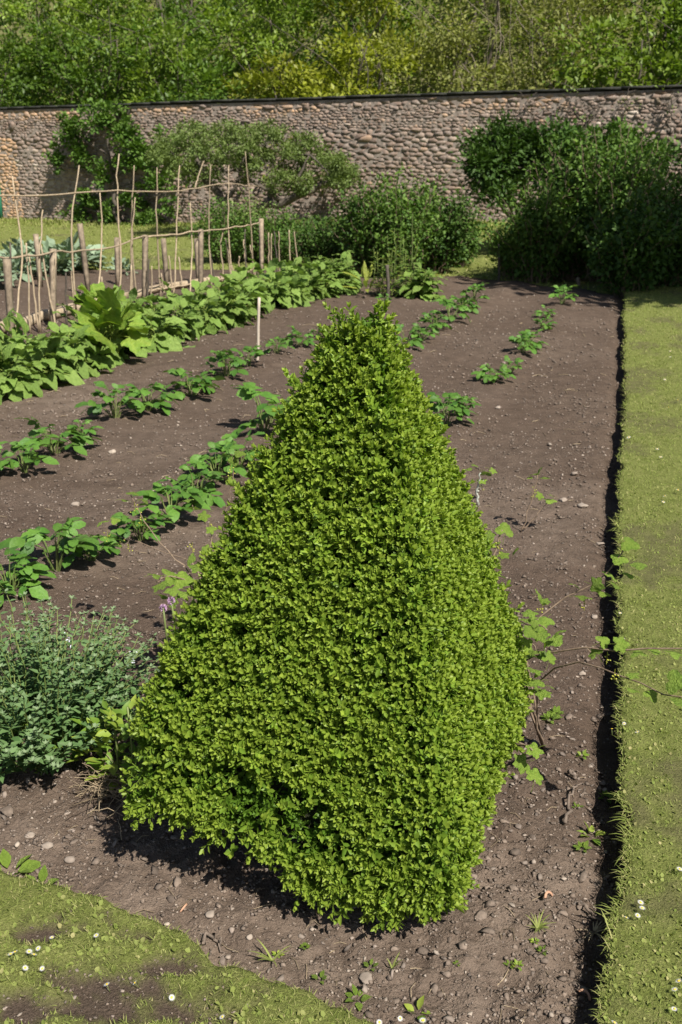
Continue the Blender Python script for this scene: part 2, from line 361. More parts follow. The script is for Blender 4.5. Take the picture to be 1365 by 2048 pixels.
# mown grass path on the right with its cut edge
ys = [1.0]
while ys[-1] < 22: ys.append(ys[-1] * 1.009)
ys = np.array(ys); cc = np.concatenate([[0.012, 0.0, 0.0], np.cumsum(0.012 * 1.075 ** np.arange(62))])
Y, Cc = np.meshgrid(ys, cc, indexing='ij'); X = x_edge(Y) + Cc
def path_z(x, y): return 0.075 + 0.03 * (fbm(x * 2.2, y * 2.2, 51, 3) - 0.45) + 0.012 * (fbm(x * 17, y * 17, 52, 3) - 0.45)
def path_bare(x, y):
    b = np.clip((fbm(x * 4.0, y * 2.6, 55, 5) - 0.50) * 7, 0, 1)
    for px, py, r in ((1285, 745, .22), (1320, 845, .2), (1265, 1620, .07), (1320, 1810, .06), (1250, 1580, .05)):
        g = G(px, py, .08); b = np.maximum(b, np.exp(-((x - g[0]) ** 2 + (y - g[1]) ** 2) / r ** 2))
    return np.clip(b + (fbm(x * 19, y * 15, 56, 4) - .47) * 2.2 * (b > .04), 0, 1)
Z = path_z(X, Y); Z[:, 0] = -0.2; X[:, 0] += 0.01; Z[:, 1] = Z[:, 1] - 0.05; X[:, 1] += 0.012; Z[:, 2] -= 0.008
tt = path_bare(X, Y) * 0.5; tt[:, :2] = 1
a = Acc(); grid(X, Y, Z, a, t=tt); a.build('grass_path', M_LAWN, smooth=True, kind='structure')

# corner of lawn at the front left
LE = np.array([G(*p)[:2] for p in [(-260, 1690), (0, 1757), (150, 1800), (300, 1860), (400, 1905), (425, 1940), (560, 1985), (700, 2040), (900, 2130)]])
def lawn_edge_y(x): return np.interp(x, LE[:, 0], LE[:, 1]) + 0.03 * (vnoise(x * 9, x * 0, 12) - 0.5) + 0.02 * (vnoise(x * 30, x * 0, 13) - 0.5)
def lawn_bare(x, y):
    b = np.clip((fbm(x * 6, y * 8, 57, 5) - 0.47) * 8, 0, 1)
    for px, py, rx, ry in ((240, 1990, .13, .045), (90, 1880, .06, .02), (330, 1955, .11, .028), (60, 2035, .12, .04), (330, 2040, .12, .03)):
        g = G(px, py); b = np.maximum(b, 1.3 * np.exp(-((x - g[0]) / rx) ** 2 - ((y - g[1]) / ry) ** 2))
    return np.clip(b + (fbm(x * 22, y * 26, 59, 4) - .47) * 2.2 * (b > .04), 0, 1) * np.clip((lawn_edge_y(x) - y) / 0.05, 0, 1)
def lawn_z(x, y): return soil_z(x, y) * 0.35 + 0.034 + 0.014 * (fbm(x * 14, y * 14, 58, 3) - .45) - 0.018 * lawn_bare(x, y)
xs = np.linspace(-1.6, 0.35, 190); dd = np.concatenate([[0.0, 0.004], np.linspace(0.016, 1.1, 90)])
X, D = np.meshgrid(xs, dd, indexing='ij'); Y = lawn_edge_y(X) - D
Z = lawn_z(X, Y); Z[:, 0] = -0.06
a = Acc(); grid(X, Y, Z, a, t=lawn_bare(X, Y)); a.build('front_lawn', M_LAWN, smooth=True, kind='structure')

# back lawn up to the wall
xs = np.linspace(-16, 16, 130); q = np.linspace(0, 1, 70)
X, Q = np.meshgrid(xs, q, indexing='ij'); y0 = bed_end(X) + 0.12 * (fbm(X * 2, X * 0, 14) - .45); y1 = WA[1] + (X - WA[0]) * WD[1] / WD[0] + 0.3
Y = y0 + (y1 - y0) * Q; Z = land_z(X, Y) + 0.01; Z[:, 0] = -0.1
a = Acc(); grid(X, Y, Z, a, t=np.clip((fbm(X * 1.2, Y * 1.2, 66, 3) - .55) * 4, 0, .5)); a.build('back_lawn', M_LAWN, smooth=True, kind='structure')

# wooded hillside behind the wall
def hill_z(x, y):
    d = -wall_front(x, y); return 0.6 + 0.52 * np.clip(d - 1.0, 0, 60) + 0.5 * (fbm(x * .3, y * .3, 71) - .45)
U, Q = np.meshgrid(np.linspace(-25, 40, 80), np.concatenate([np.linspace(0.5, 20, 40), np.linspace(24, 60, 8)]), indexing='ij')
X = WA[0] + WD[0] * U - WN[0] * Q; Y = WA[1] + WD[1] * U - WN[1] * Q
a = Acc(); grid(X, Y, hill_z(X, Y), a, t=0.45); a.build('hillside', M_LAWN, smooth=True, kind='structure')

# ------------------------------------------------------------------ grass, daisy leaves, moss
BLADE = dict(V=np.array([[-0.5, 0, 0], [0.5, 0, 0], [0.38, 0.55, -0.06], [-0.38, 0.55, -0.06], [0, 1, -0.28]]), F=[np.array([[0, 1, 2], [0, 2, 3], [3, 2, 4]])])
ROUND = leaf_tpl(0.62, 0.1, 0.1, 2, 0.6)
def grass_on(a, x, y, z, ln, wd, flatness, t=None, tpl=BLADE):
    n = len(x); d = rdir(n); d[:, 2] = np.abs(d[:, 2]) * flatness + 0.25
    M = frames(d, np.tile([0, 0, 1.0], (n, 1)) + 0.3 * rng.normal(size=(n, 3)))
    sc = np.stack([wd, ln, ln], 1) if tpl is BLADE else np.stack([ln, ln, ln], 1)
    a.inst(tpl, M, np.stack([x, y, z], 1), sc, t=(rng.random(n) ** 5) if t is None else t)
a = Acc()
n = 125000; y = 1.35 * (15.5 / 1.35) ** (rng.random(n) ** 1.15); c = rng.random(n) ** 1.15 * (0.50 + 0.22 * y); x = x_edge(y) + c - 0.012
keep = rng.random(n) > path_bare(x, y) * 0.4; x, y = x[keep], y[keep]; k = np.clip(y / 2.2, 0.8, 6)
grass_on(a, x, y, path_z(x, y) - 0.003, rng.uniform(.007, .017, len(x)) * k ** .45, rng.uniform(.0013, .0026, len(x)) * k ** .75, 0.6)
n = 8000; y = 1.4 * (5 / 1.4) ** rng.random(n); x = x_edge(y) + rng.random(n) * (0.3 + 0.3 * y); keep = rng.random(n) > path_bare(x, y)
x, y = x[keep], y[keep]; grass_on(a, x, y, path_z(x, y), rng.uniform(.006, .012, len(x)), None, 1.0, tpl=WIDE)
# longer tufts hanging over the cut edge
n = 1500; y = 1.4 * (14 / 1.4) ** rng.random(n); y = y[vnoise(y * 3.3, y * 0, 99) > 0.35]; n = len(y); x = x_edge(y) + rng.uniform(-.012, .02, n)
d = np.stack([-rng.uniform(.1, .9, n), rng.normal(size=n) * .5, rng.uniform(-.1, .6, n)], 1)
ln = rng.uniform(.012, .045, n) * (.4 + vnoise(y * 5, y * 0, 98)); a.inst(BLADE, frames(d, np.tile([0, 0, 1.], (n, 1))), np.stack([x, y, path_z(x, y) - .006], 1), np.stack([ln * .09, ln, ln], 1), t=rng.random(n) ** 3)
a.build('grass', M_GRASS, label='short mown grass growing on the path along the bed', kind='stuff')
a = Acc()
n = 52000; x = rng.uniform(-1.25, 0.3, n); y = lawn_edge_y(x) - rng.random(n) ** 1.0 * 0.75
keep = (rng.random(n) > lawn_bare(x, y) * 1.02) & (y > 1.3); x, y = x[keep], y[keep]
grass_on(a, x, y, lawn_z(x, y) - 0.003, rng.uniform(.007, .019, len(x)), rng.uniform(.0013, .0028, len(x)), 0.7)
n = 3000; x = rng.uniform(-1.2, 0.25, n); y = lawn_edge_y(x) - 0.03 - rng.random(n) * 0.6; keep = (rng.random(n) > lawn_bare(x, y)) & (fbm(x * 5, y * 5, 44) > .42); x, y = x[keep], y[keep]
grass_on(a, x, y, lawn_z(x, y), rng.uniform(.007, .015, len(x)), None, 0.9, tpl=WIDE)
a.build('grass', M_GRASS, label='mossy short grass on the front left lawn corner', kind='stuff')
a = Acc()
n = 30000; x = rng.uniform(-11, 9, n); y0 = bed_end(x); y = y0 + rng.random(n) ** 1.3 * 13; keep = wall_front(x, y) > 0.1; x, y = x[keep], y[keep]
grass_on(a, x, y, land_z(x, y), rng.uniform(.03, .09, len(x)), rng.uniform(.012, .028, len(x)), 0.7)
n = 14000; u = rng.uniform(-3, 24, n); q = rng.random(n) ** 1.5 * 1.6 + 0.05; x = WA[0] + WD[0] * u + WN[0] * q; y = WA[1] + WD[1] * u + WN[1] * q
grass_on(a, x, y, land_z(x, y), rng.uniform(.05, .16, n), rng.uniform(.012, .03, n), 1.2)
a.build('grass', M_GRASS, label='grass of the lawn between the bed and the stone wall', kind='stuff')

# ------------------------------------------------------------------ stones, gravel, clods
def ico(seed, rough=0.18, sub=0):
    r_ = np.random.default_rng(seed); p = (1 + 5 ** .5) / 2
    V = unit(np.array([[-1, p, 0], [1, p, 0], [-1, -p, 0], [1, -p, 0], [0, -1, p], [0, 1, p], [0, -1, -p], [0, 1, -p], [p, 0, -1], [p, 0, 1], [-p, 0, -1], [-p, 0, 1]], float))
    F = np.array([[0, 11, 5], [0, 5, 1], [0, 1, 7], [0, 7, 10], [0, 10, 11], [1, 5, 9], [5, 11, 4], [11, 10, 2], [10, 7, 6], [7, 1, 8], [3, 9, 4], [3, 4, 2], [3, 2, 6], [3, 6, 8], [3, 8, 9], [4, 9, 5], [2, 4, 11], [6, 2, 10], [8, 6, 7], [9, 8, 1]])
    for _ in range(sub):
        e = {}; V = list(V); N = []
        def mid(i, j):
            k = (min(i, j), max(i, j))
            if k not in e: e[k] = len(V); V.append(unit((V[i] + V[j]) / 2))
            return e[k]
        for q in F:
            m_ = [mid(q[0], q[1]), mid(q[1], q[2]), mid(q[2], q[0])]
            N += [[q[0], m_[0], m_[2]], [q[1], m_[1], m_[0]], [q[2], m_[2], m_[1]], m_]
        F = np.array(N); V = np.array(V)
    for k in range(6):                                         # knock flats off, like broken stone
        d = unit(r_.normal(size=3)); h = V @ d; c = r_.uniform(.40, .75); V = np.where((h > c)[:, None], V - (h - c)[:, None] * d * 0.9, V)
    V = V * (1 + r_.normal(size=(len(V), 1)) * rough) * r_.uniform(.75, 1.1, 3) * [1, 1, .7]
    return dict(V=V * 0.5, F=[F])
ICO = [ico(i) for i in range(6)]
def octa(seed):
    r_ = np.random.default_rng(seed); V = np.array([[1, 0, 0], [0, 1, 0], [-1, 0, 0], [0, -1, 0], [0, 0, .8], [0, 0, -.8]]) * r_.uniform(.6, 1.2, (6, 1)) + r_.normal(size=(6, 3)) * .15
    return dict(V=V * .5, F=[np.array([[0, 1, 4], [1, 2, 4], [2, 3, 4], [3, 0, 4], [1, 0, 5], [2, 1, 5], [3, 2, 5], [0, 3, 5]])])
OCT = [octa(i) for i in range(6)]
def scatter_rocks(a, x, y, z, s, t=None, tpl=None):
    k = rng.integers(0, 6, len(x))
    for i in range(6):
        m_ = k == i; n = m_.sum()
        if n: a.inst((tpl or ICO)[i], frames(rdir(n) * [1, 1, .35], np.tile([0, 0, 1.], (n, 1)) + rng.normal(size=(n, 3)) * .35), np.stack([x, y, z], 1)[m_], s[m_][:, None] * rng.uniform([.7, .9, .45], [1.1, 1.25, .95], (n, 3)), t=None if t is None else t[m_])
a = Acc()
n = 20000; y = 1.45 * (15.5 / 1.45) ** rng.random(n); x = y * rng.uniform(-.46, .36, n); keep = (x < x_edge(y) - .02) & (y < bed_end(x)); x, y = x[keep], y[keep]
s = (0.0035 + 0.010 * rng.random(len(x)) ** 4) * np.clip((y / 2.0) ** 0.55, .8, 3)
scatter_rocks(a, x, y, soil_z(x, y) + s * .12, s, t=(rng.random(len(x)) ** 3.0) * .9, tpl=OCT)
n = 4200; y = rng.uniform(1.4, 3.0, n); x = rng.uniform(-1.3, 1.0, n); dens = np.clip(fbm(x * 3, y * 3, 33) * 2.4 - .62, 0.04, 1); keep = (x < x_edge(y) - .02) & (y > lawn_edge_y(x) + .0) & (rng.random(n) < dens); x, y = x[keep], y[keep]
s = 0.006 + 0.022 * rng.random(len(x)) ** 3.5
scatter_rocks(a, x, y, soil_z(x, y) + s * .15, s, t=rng.random(len(x)) ** 4 * .7)
n = 500; x = rng.uniform(-1.0, 0.2, n); y = lawn_edge_y(x) - rng.random(n) * .6; keep = lawn_bare(x, y) > .4; x, y = x[keep], y[keep]; s = rng.uniform(.004, .014, len(x))
scatter_rocks(a, x, y, lawn_z(x, y) + s * .15, s, t=rng.random(len(x)) ** 3 * .6)
a.build('gravel', M_STONE, label='small pale stones and chips strewn over the dark soil', kind='stuff')
a = Acc()
n = 3200; y = rng.uniform(1.4, 3.1, n); x = rng.uniform(-1.3, 1.0, n)
dens = np.clip(fbm(x * 2.2, y * 2.2, 36) * 2.2 - .72, 0.03, .8) + 0.9 * np.exp(-((x - .42) ** 2 / .05 + (y - 1.75) ** 2 / .06))
keep = (x < x_edge(y) - .03) & (y > lawn_edge_y(x) + .02) & (rng.random(n) < dens); x, y = x[keep], y[keep]
s = 0.010 + 0.028 * rng.random(len(x)) ** 2.6
scatter_rocks(a, x, y, soil_z(x, y) + s * .1, s)
n = 42000; y = 1.4 * (12 / 1.4) ** (rng.random(n) ** 1.2); x = y * rng.uniform(-.5, .34, n); dens = np.clip(fbm(x * 4, y * 4, 37) * 2.6 - .7, .15, 1)
keep = (x < x_edge(y) - .01) & (y > lawn_edge_y(x) + .0) & (rng.random(n) < dens); x, y = x[keep], y[keep]; s = (0.004 + 0.013 * rng.random(len(x)) ** 2) * np.clip((y / 2.2) ** .6, .9, 3)
scatter_rocks(a, x, y, soil_z(x, y) + s * .2, s, tpl=OCT)
n = 2500; x = rng.uniform(-1.1, 0.2, n); y = lawn_edge_y(x) - rng.random(n) * .65; keep = lawn_bare(x, y) > .35; x, y = x[keep], y[keep]; s = .003 + .008 * rng.random(len(x)) ** 2
scatter_rocks(a, x, y, lawn_z(x, y) + s * .2, s, tpl=OCT)
a.build('soil_clods', M_CLOD, label='crumbled dry soil clods lying around the box bush', kind='stuff')
a = Acc()                                                       # straw, root bits and chips lying on the soil
n = 500; y = 1.5 * (11 / 1.5) ** rng.random(n); x = y * rng.uniform(-.42, .3, n)
for xx, yy in zip(x, y):
    if xx > x_edge(yy) - .03 or yy < lawn_edge_y(xx): continue
    an = rng.random() * 6.3; L_ = rng.uniform(.012, .06) * max(1, yy / 4); P = np.array([[0, 0, 0], [.5, rng.normal() * .15, .08], [1, rng.normal() * .2, 0]]) * L_
    c_, s_ = math.cos(an), math.sin(an); P = np.stack([P[:, 0] * c_ - P[:, 1] * s_ + xx, P[:, 0] * s_ + P[:, 1] * c_ + yy, P[:, 2]], 1); P[:, 2] += soil_z(P[:, 0], P[:, 1]) + .003
    V, F = tube(P, .0010 * max(1, yy / 3), 3, False); a.add(V, F, rng.random())
a.build('straw_litter', M_STRAW, label='thin straw and root bits littered over the soil', kind='stuff')

STONES = [(735, 1957, .034, 'smooth round pinkish stone in front of the box bush', .25), (15, 1632, .042, 'large lumpy brown stone at the left picture edge', .0), (1168, 1957, .030, 'flat grey-brown stone beside the grass path edge', .2),
          (1150, 952, .05, 'pinkish stone on the soil right of the currant shoots', .3), (1168, 1012, .05, 'pale flat stone on the soil near the path', .6), (1126, 1000, .04, 'rounded buff stone beside the flat stone', .4),
          (1100, 888, .05, 'pale stone on the bare soil in the right row gap', .4), (995, 823, .05, 'cream stone on the soil right of the row of seedlings', .6), (1200, 1080, .04, 'buff stone near the path edge below the others', .5),
          (1165, 1345, .032, 'slanted pale stone in the strip right of the bush', .5), (1190, 1235, .03, 'long tan stone by the shaded path edge', .5), (152, 1012, .05, 'rounded stone on the soil left of the potato row', .5), (228, 1108, .04, 'pink stone beside the potato leaves', .4),
          (225, 908, .045, 'small white stone in the middle of the left soil strip', 1.), (410, 980, .05, 'tan stone lying between the potato plants', .4), (140, 1722, .028, 'brown stone near the front lawn edge', .3), (60, 1675, .026, 'pale broken stone on the left soil', .5),
          (35, 1692, .02, 'white pebble at far left of the soil', 1.), (95, 1700, .026, 'pink grey stone left of the bush shadow', .45), (420, 1838, .026, 'squarish tan stone between lawn and bush shadow', .5), (335, 1858, .014, 'small white pebble at the lawn edge', 1.), (500, 1880, .018, 'buff pebble in front of the bush shadow', .6),
          (1050, 1725, .018, 'grey-blue pebble on the dry soil right of the bush', .1), (1127, 1767, .014, 'cream pebble on the dark soil near the path', .9), (940, 2030, .016, 'round beige pebble at the bottom of the picture', .8), (1060, 1905, .022, 'slate grey pebble among clods at the bottom right', .05), (892, 1830, .036, 'large dry clod-like stone right of the bush corner', .1), (960, 1842, .034, 'second large dry lump right of the bush corner', .1)]
for i, (px, py, s, lab, t) in enumerate(STONES):
    g = G(px, py); tp = ico(100 + i, .07, 2 if s > .03 else 1); tp['V'] = tp['V'] * np.random.default_rng(i).uniform([.75, .8, .6], [1.1, 1.2, .95])
    a = Acc(); a.inst(tp, np.eye(3)[None], np.zeros((1, 3)), np.array([s * 1.15]), v=np.array([.5]), t=np.array([t]))
    o = a.build('stone', M_CLOD if 'clod' in lab or 'lump' in lab else M_STONE, smooth=False, label=lab, cat='stone', group='single stones lying on the soil')
    o.location = (g[0], g[1], soil_z(g[0], g[1]) + s * .18); o.rotation_euler = (0, 0, rng.random() * 6)
def shard(px, py, s, lab):
    g = G(px, py); ang = np.linspace(0.3, 2.6, 7); ro, ri = 1.0, 0.72; V = []
    for z in (0, .25):
        V += [[ro * math.cos(q), ro * math.sin(q), z + .5 * math.sin(q)] for q in ang] + [[ri * math.cos(q), ri * math.sin(q), z + .5 * math.sin(q)] for q in ang]
    n = 7; F = []
    for i in range(n - 1):
        F += [[i, i + 1, n + i + 1, n + i], [2 * n + i, 3 * n + i, 3 * n + i + 1, 2 * n + i + 1], [i, 2 * n + i, 2 * n + i + 1, i + 1], [n + i, n + i + 1, 3 * n + i + 1, 3 * n + i]]
    F += [[0, n, 3 * n, 2 * n], [n - 1, 3 * n - 1, 4 * n - 1, 2 * n - 1]]
    a = Acc(); a.add(np.array(V) * s, [np.array(F)]); o = a.build('pot_shard', M_TERRA, label=lab, cat='pot shard')
    o.location = (g[0], g[1], soil_z(g[0], g[1]) + .002); o.rotation_euler = (.5, .2, rng.random() * 6)
shard(367, 1820, .016, 'curved terracotta pot shard beside the bush shadow'); shard(1167, 1978, .018, 'orange terracotta shard near the grass path edge'); shard(1098, 1808, .02, 'pinkish curved shard on the dry soil right of the bush')

# ------------------------------------------------------------------ box topiary pyramid
BC = np.array([-0.006, 2.214]); BU = np.array([0.393, -0.1127]); BV = np.array([0.1425, 0.3475])    # half sides: +BU is the right face, -BV the broad left face
Z0, ZT, HS = 0.275, 1.405, 0.95
AP = np.array([0.055, 0.045])                                     # apex leans a little
def half_side(z):
    q = np.clip((z - Z0) / (ZT - Z0), 0, 1)
    return HS * np.interp(q, [0, .07, .2, .4, .6, .75, .85, .92, .97, 1.0], [.98, 1.0, .90, .715, .515, .35, .235, .165, .11, .04])
def box_surf(th, z):                                            # th: 0..4 around; returns point and outward normal
    def P(th, z):
        h = half_side(z); a_ = th * np.pi / 2
        c, s = np.cos(a_), np.sin(a_); p = 44.0 - 36 * np.clip((z - .9) / .4, 0, 1)
        r = (np.abs(c) ** p + np.abs(s) ** p) ** (-1 / p)       # square with softened corners
        bump_ = 0.05 * (fbm(th * 5 + 3, z * 7, 15, 3) - .45)
        u = h * r * c + bump_ * c; v_ = h * r * s + bump_ * s
        q = np.clip((z - Z0) / (ZT - Z0), 0, 1)[..., None]
        xy = BC + AP * q + u[..., None] * BU + v_[..., None] * BV
        drop = .17 * np.exp(-((th - 3.42) / .5) ** 2) * np.clip(1 - (z - Z0) / .5, 0, 1) - (.11 * (fbm(th * 8, th * 0 + 3, 27, 3) - .45) + .05 * (vnoise(th * 26, th * 0, 28) - .5)) * np.clip(1 - (z - Z0) / .14, 0, 1)
        return np.concatenate([xy, (np.asarray(z) - drop)[..., None]], -1)
    p0 = P(th, z); e = 1e-3
    n_ = np.cross(P(th + e, z) - p0, P(th, z + e) - p0)
    return p0, unit(n_)
# face order: u>0 is the right-front face normal (-BA), v<0 is the front-left face (-BB)
topi = thing('box_topiary', (BC[0], BC[1], 0), 'clipped green box bush cut into a tall pyramid in the foreground', 'box bush')
off = np.array([BC[0], BC[1], 0.0])
# closed core for the inner twigs, with the shade between them painted in
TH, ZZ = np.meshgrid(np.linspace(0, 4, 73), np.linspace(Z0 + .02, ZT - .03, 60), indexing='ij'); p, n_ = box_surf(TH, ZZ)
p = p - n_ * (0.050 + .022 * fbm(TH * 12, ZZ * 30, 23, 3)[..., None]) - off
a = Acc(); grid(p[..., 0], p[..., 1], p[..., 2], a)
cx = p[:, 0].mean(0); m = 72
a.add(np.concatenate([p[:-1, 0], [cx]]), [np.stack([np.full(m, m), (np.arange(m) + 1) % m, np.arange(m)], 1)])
a.build('inner_twig_shade', M_BOXIN, topi)
BOXLEAF = dict(V=np.array([[0, 0, 0], [.235, .32, .06], [.21, .70, .03], [0, 1, -.10], [-.21, .70, .03], [-.235, .32, .06]]), F=[np.array([[0, 1, 2], [0, 2, 3], [0, 3, 4], [0, 4, 5]])])
def shoot_tpl(seed, pairs=5, L=.055):
    r_ = np.random.default_rng(seed); V = []; F3 = []; F4 = []; T = []; vv = []; n = 0
    P = np.array([[0, 0, 0], [r_.normal() * .003, L * .5, r_.normal() * .003], [r_.normal() * .005, L, r_.normal() * .005]])
    sv, sf = tube(P, np.array([.0012, .001, .0006]), 3, False); V.append(sv); F4.append(sf[0]); T += [.3] * len(sv); vv += [.2] * len(sv); n += len(sv)
    for i in range(pairs + 1):
        q = (i + .6) / (pairs + .6); base = np.array([np.interp(q, [0, .5, 1], P[:, k]) for k in range(3)])
        az = i * np.pi / 2 + r_.normal() * .35
        for sgn in ((0, np.pi) if i < pairs else (0, np.pi / 2, np.pi, 1.5 * np.pi)):
            el = np.interp(q, [0, .7, 1], [.45, .8, 1.15]) + r_.normal() * .2
            d = np.array([math.cos(az + sgn) * math.cos(el), math.sin(el), math.sin(az + sgn) * math.cos(el)])
            ln = np.interp(q, [0, .5, .85, 1.05], [.0155, .0182, .0165, .0105]) * r_.uniform(.85, 1.2)
            M = frames(d[None], np.array([[0, 1., 0]]))[0]
            W = (M @ (BOXLEAF['V'] * ln).T).T + base; V.append(W)
            F3.append(BOXLEAF['F'][0] + n); n += len(W)
            T += [np.clip((q - .40) * 1.3, 0, .85) * r_.uniform(.3, 1)] * len(W); vv += [r_.random()] * len(W)
    return dict(V=np.concatenate(V) - [0, L * .55, 0], F=[np.concatenate(F3), np.concatenate(F4)], t=np.array(T), v=np.array(vv))
SHOOT = [shoot_tpl(40 + i, 4 + (i % 2), .045 + .006 * (i % 3)) for i in range(6)]
# where the shoots stand
def shoot_sites(n):
    th = rng.random(n) * 4; z = Z0 - .01 + (ZT - Z0) * (1 - np.sqrt(rng.random(n)) * .99)
    return th, np.minimum(z, ZT - .004)
th, z = shoot_sites(16000)
p, n_ = box_surf(th, z)
vis = np.einsum('ij,ij->i', n_, unit(_c - p)) > -0.35           # the far side needs fewer shoots
keep = vis | (rng.random(len(th)) < .12)
sd_ = np.clip(n_[:, :2] @ unit(BU), 0, 1); gap = fbm(th * 9, z * 22, 67, 3) + .2 * sd_; keep &= (gap > .31) | (rng.random(len(th)) < .35)
low = z < Z0 + .16; keep &= ~(low & (fbm(th * 11, z * 16, 68, 3) < .43) & (rng.random(len(th)) < .85))
th, z, p, n_ = th[keep], z[keep], p[keep], n_[keep]; N = len(p)
sd_ = np.clip(n_[:, :2] @ unit(BU), 0, 1); depth = (1 - .7 * sd_) * (.016 * (fbm(th * 13, z * 30, 69, 3) - .5) * 2 + rng.normal(size=N) * .005) - .006
depth += np.where(rng.random(N) < .03, rng.uniform(.008, .03, N), 0)
p = p + n_ * depth[:, None]
d = n_ * 1.0 + np.array([0, 0, .75]) + rng.normal(size=(N, 3)) * .42
hang = np.clip(1 - (z - Z0) / .16, 0, 1)[:, None]; d = d - hang * np.array([0, 0, .9])
p[:, 2] += np.where(hang[:, 0] > .3, -rng.random(N) * .05, 0)
side = np.einsum('ij,j->i', n_[:, :2], unit(BU))                    # +1 on the right-hand face
d[:, 2] += np.clip(side, 0, 1) * .45
M = frames(d, rdir(N)); sc = rng.uniform(.85, 1.3, N) * np.interp(z, [.2, .8, 1.4], [1.05, .95, .95]); kind = rng.integers(0, 6, N)
vr = np.clip(rng.random(N) * .9 - .05 + .5 * (fbm(th * 6, z * 10, 70, 3) - .4) + .10 * np.clip(side, 0, 1), 0, 1)  # right-hand face also coloured a little lighter, as the sunlit side
near = np.argsort(np.linalg.norm(p - _c, axis=1) + np.where(vis[keep], 0, 9) - depth * 6 )[:300]
mask = np.zeros(N, bool); mask[near] = True
a = Acc()
for i in range(6):
    m_ = (~mask) & (kind == i); a.inst(SHOOT[i], M[m_], p[m_] - off, sc[m_], v=vr[m_])
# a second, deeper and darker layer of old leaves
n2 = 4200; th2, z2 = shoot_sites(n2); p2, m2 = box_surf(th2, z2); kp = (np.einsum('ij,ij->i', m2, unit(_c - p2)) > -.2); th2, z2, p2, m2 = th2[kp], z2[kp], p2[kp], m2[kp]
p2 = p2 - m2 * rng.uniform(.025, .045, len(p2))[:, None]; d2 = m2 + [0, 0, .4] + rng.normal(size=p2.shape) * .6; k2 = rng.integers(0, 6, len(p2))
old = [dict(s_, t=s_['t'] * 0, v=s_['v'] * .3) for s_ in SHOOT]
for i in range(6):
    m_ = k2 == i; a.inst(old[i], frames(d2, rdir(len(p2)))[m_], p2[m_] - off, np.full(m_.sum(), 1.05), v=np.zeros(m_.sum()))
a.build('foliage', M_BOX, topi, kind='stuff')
SM = []
for i in range(6):
    b = Acc(); b.add(SHOOT[i]['V'], SHOOT[i]['F'], SHOOT[i]['v'], SHOOT[i]['t']); SM.append(b.mesh('leafy_shoot', M_BOX))
for i in near: obj('leafy_shoot', SM[kind[i]], topi, M=mat4(M[i], p[i] - off, sc[i]))
# stems under the skirt
for k in range(9):
    an = rng.random() * 6.3; e = np.array([math.cos(an), math.sin(an), 0]) * rng.uniform(.1, .3)
    V, F = tube(wiggle([[rng.normal() * .03, rng.normal() * .03, -.03], [e[0] * .3, e[1] * .3, .12], [e[0], e[1], .34]], 8, .006), np.linspace(.014, .006, 8), 6)
    b = Acc(); b.add(V, F); b.build('stem', M_TWIG, topi, smooth=True)

# ------------------------------------------------------------------ garden wall of rubble stone
W_H, W_T = 3.0, 0.5; U0, U1 = -4.0, 27.0
wall = thing('garden_wall', (*((WA + WB) / 2), 0), 'long high rubble stone wall of brown and grey stones across the back', 'stone wall')
woff = np.array([*((WA + WB) / 2), 0.0])
def wp(u, q, z): return np.stack([WA[0] + WD[0] * u + WN[0] * q, WA[1] + WD[1] * u + WN[1] * q, z], -1) - woff   # u along, q out of the face
M_MORTAR = plain_mat('lime_mortar', (0.20, 0.16, 0.132), (0.37, 0.31, 0.26), 9, 0.95, 0.6, 0.01)
def wallstone_mat():
    m, t, b, L = nodes('wall_stone'); v = coords(t); geo = t.nodes.new('ShaderNodeNewGeometry')
    P = geo.outputs['Position']
    r_ = t.nodes.new('ShaderNodeValToRGB'); L(attr(t, 'v'), r_.inputs[0]); e = r_.color_ramp.elements
    cs = [(0, (.10, .078, .066)), (.25, (.155, .12, .10)), (.45, (.20, .16, .135)), (.62, (.18, .155, .138)), (.8, (.235, .19, .155)), (.93, (.29, .25, .21)), (1, (.42, .385, .34))]
    e[0].position, e[0].color = cs[0][0], (*cs[0][1], 1); e[1].position, e[1].color = cs[-1][0], (*cs[-1][1], 1)
    for p_, c_ in cs[1:-1]: x_ = e.new(p_); x_.color = (*c_, 1)
    c = mixc(t, attr(t, 't'), r_.outputs[0], (0.40, 0.27, 0.16))                     # ochre stones
    n1 = noise(t, P, 7, 5, .7); n2 = noise(t, P, 2.2, 5, .7); n3 = noise(t, P, 28, 4, .7)
    c = mixc(t, ramp(t, n1, .35, .75), mixc(t, 1.0, c, (1.0, .92, .86), 'MULTIPLY'), mixc(t, 1.0, c, (1.7, 1.56, 1.44), 'MULTIPLY'))
    c = mixc(t, math_(t, 'MULTIPLY', ramp(t, n3, .55, .68), .65), c, (.40, .37, .33))  # lichen
    c = mixc(t, math_(t, 'MULTIPLY', ramp(t, n2, .57, .68), .35), c, (.20, .19, .11))
    L(c, b.inputs['Base Color']); b.inputs['Roughness'].default_value = .95; b.inputs['Specular IOR Level'].default_value = .15
    bump(t, b, math_(t, 'ADD', n1, n3), .5, .008)
    return m
M_WALL = wallstone_mat()
uu = np.linspace(U0, U1, 320); zz = np.linspace(-.3, W_H - .02, 34); Uu, Zz = np.meshgrid(uu, zz, indexing='ij')
a = Acc(); q = wp(Uu, -.0005 + .016 * (fbm(Uu * 5, Zz * 5, 81, 3) - .45), Zz); grid(q[..., 0], q[..., 1], q[..., 2], a)
q = wp(Uu[:, [-1, -1]], np.array([[0., -W_T]]).repeat(320, 0), np.full((320, 2), W_H - .02)); grid(q[..., 0], q[..., 1], q[..., 2], a)
q = wp(Uu[:, [0, -1]], np.full((320, 2), -W_T), np.array([[-.3, W_H - .02]]).repeat(320, 0)); grid(q[..., 0], q[..., 1], q[..., 2], a)
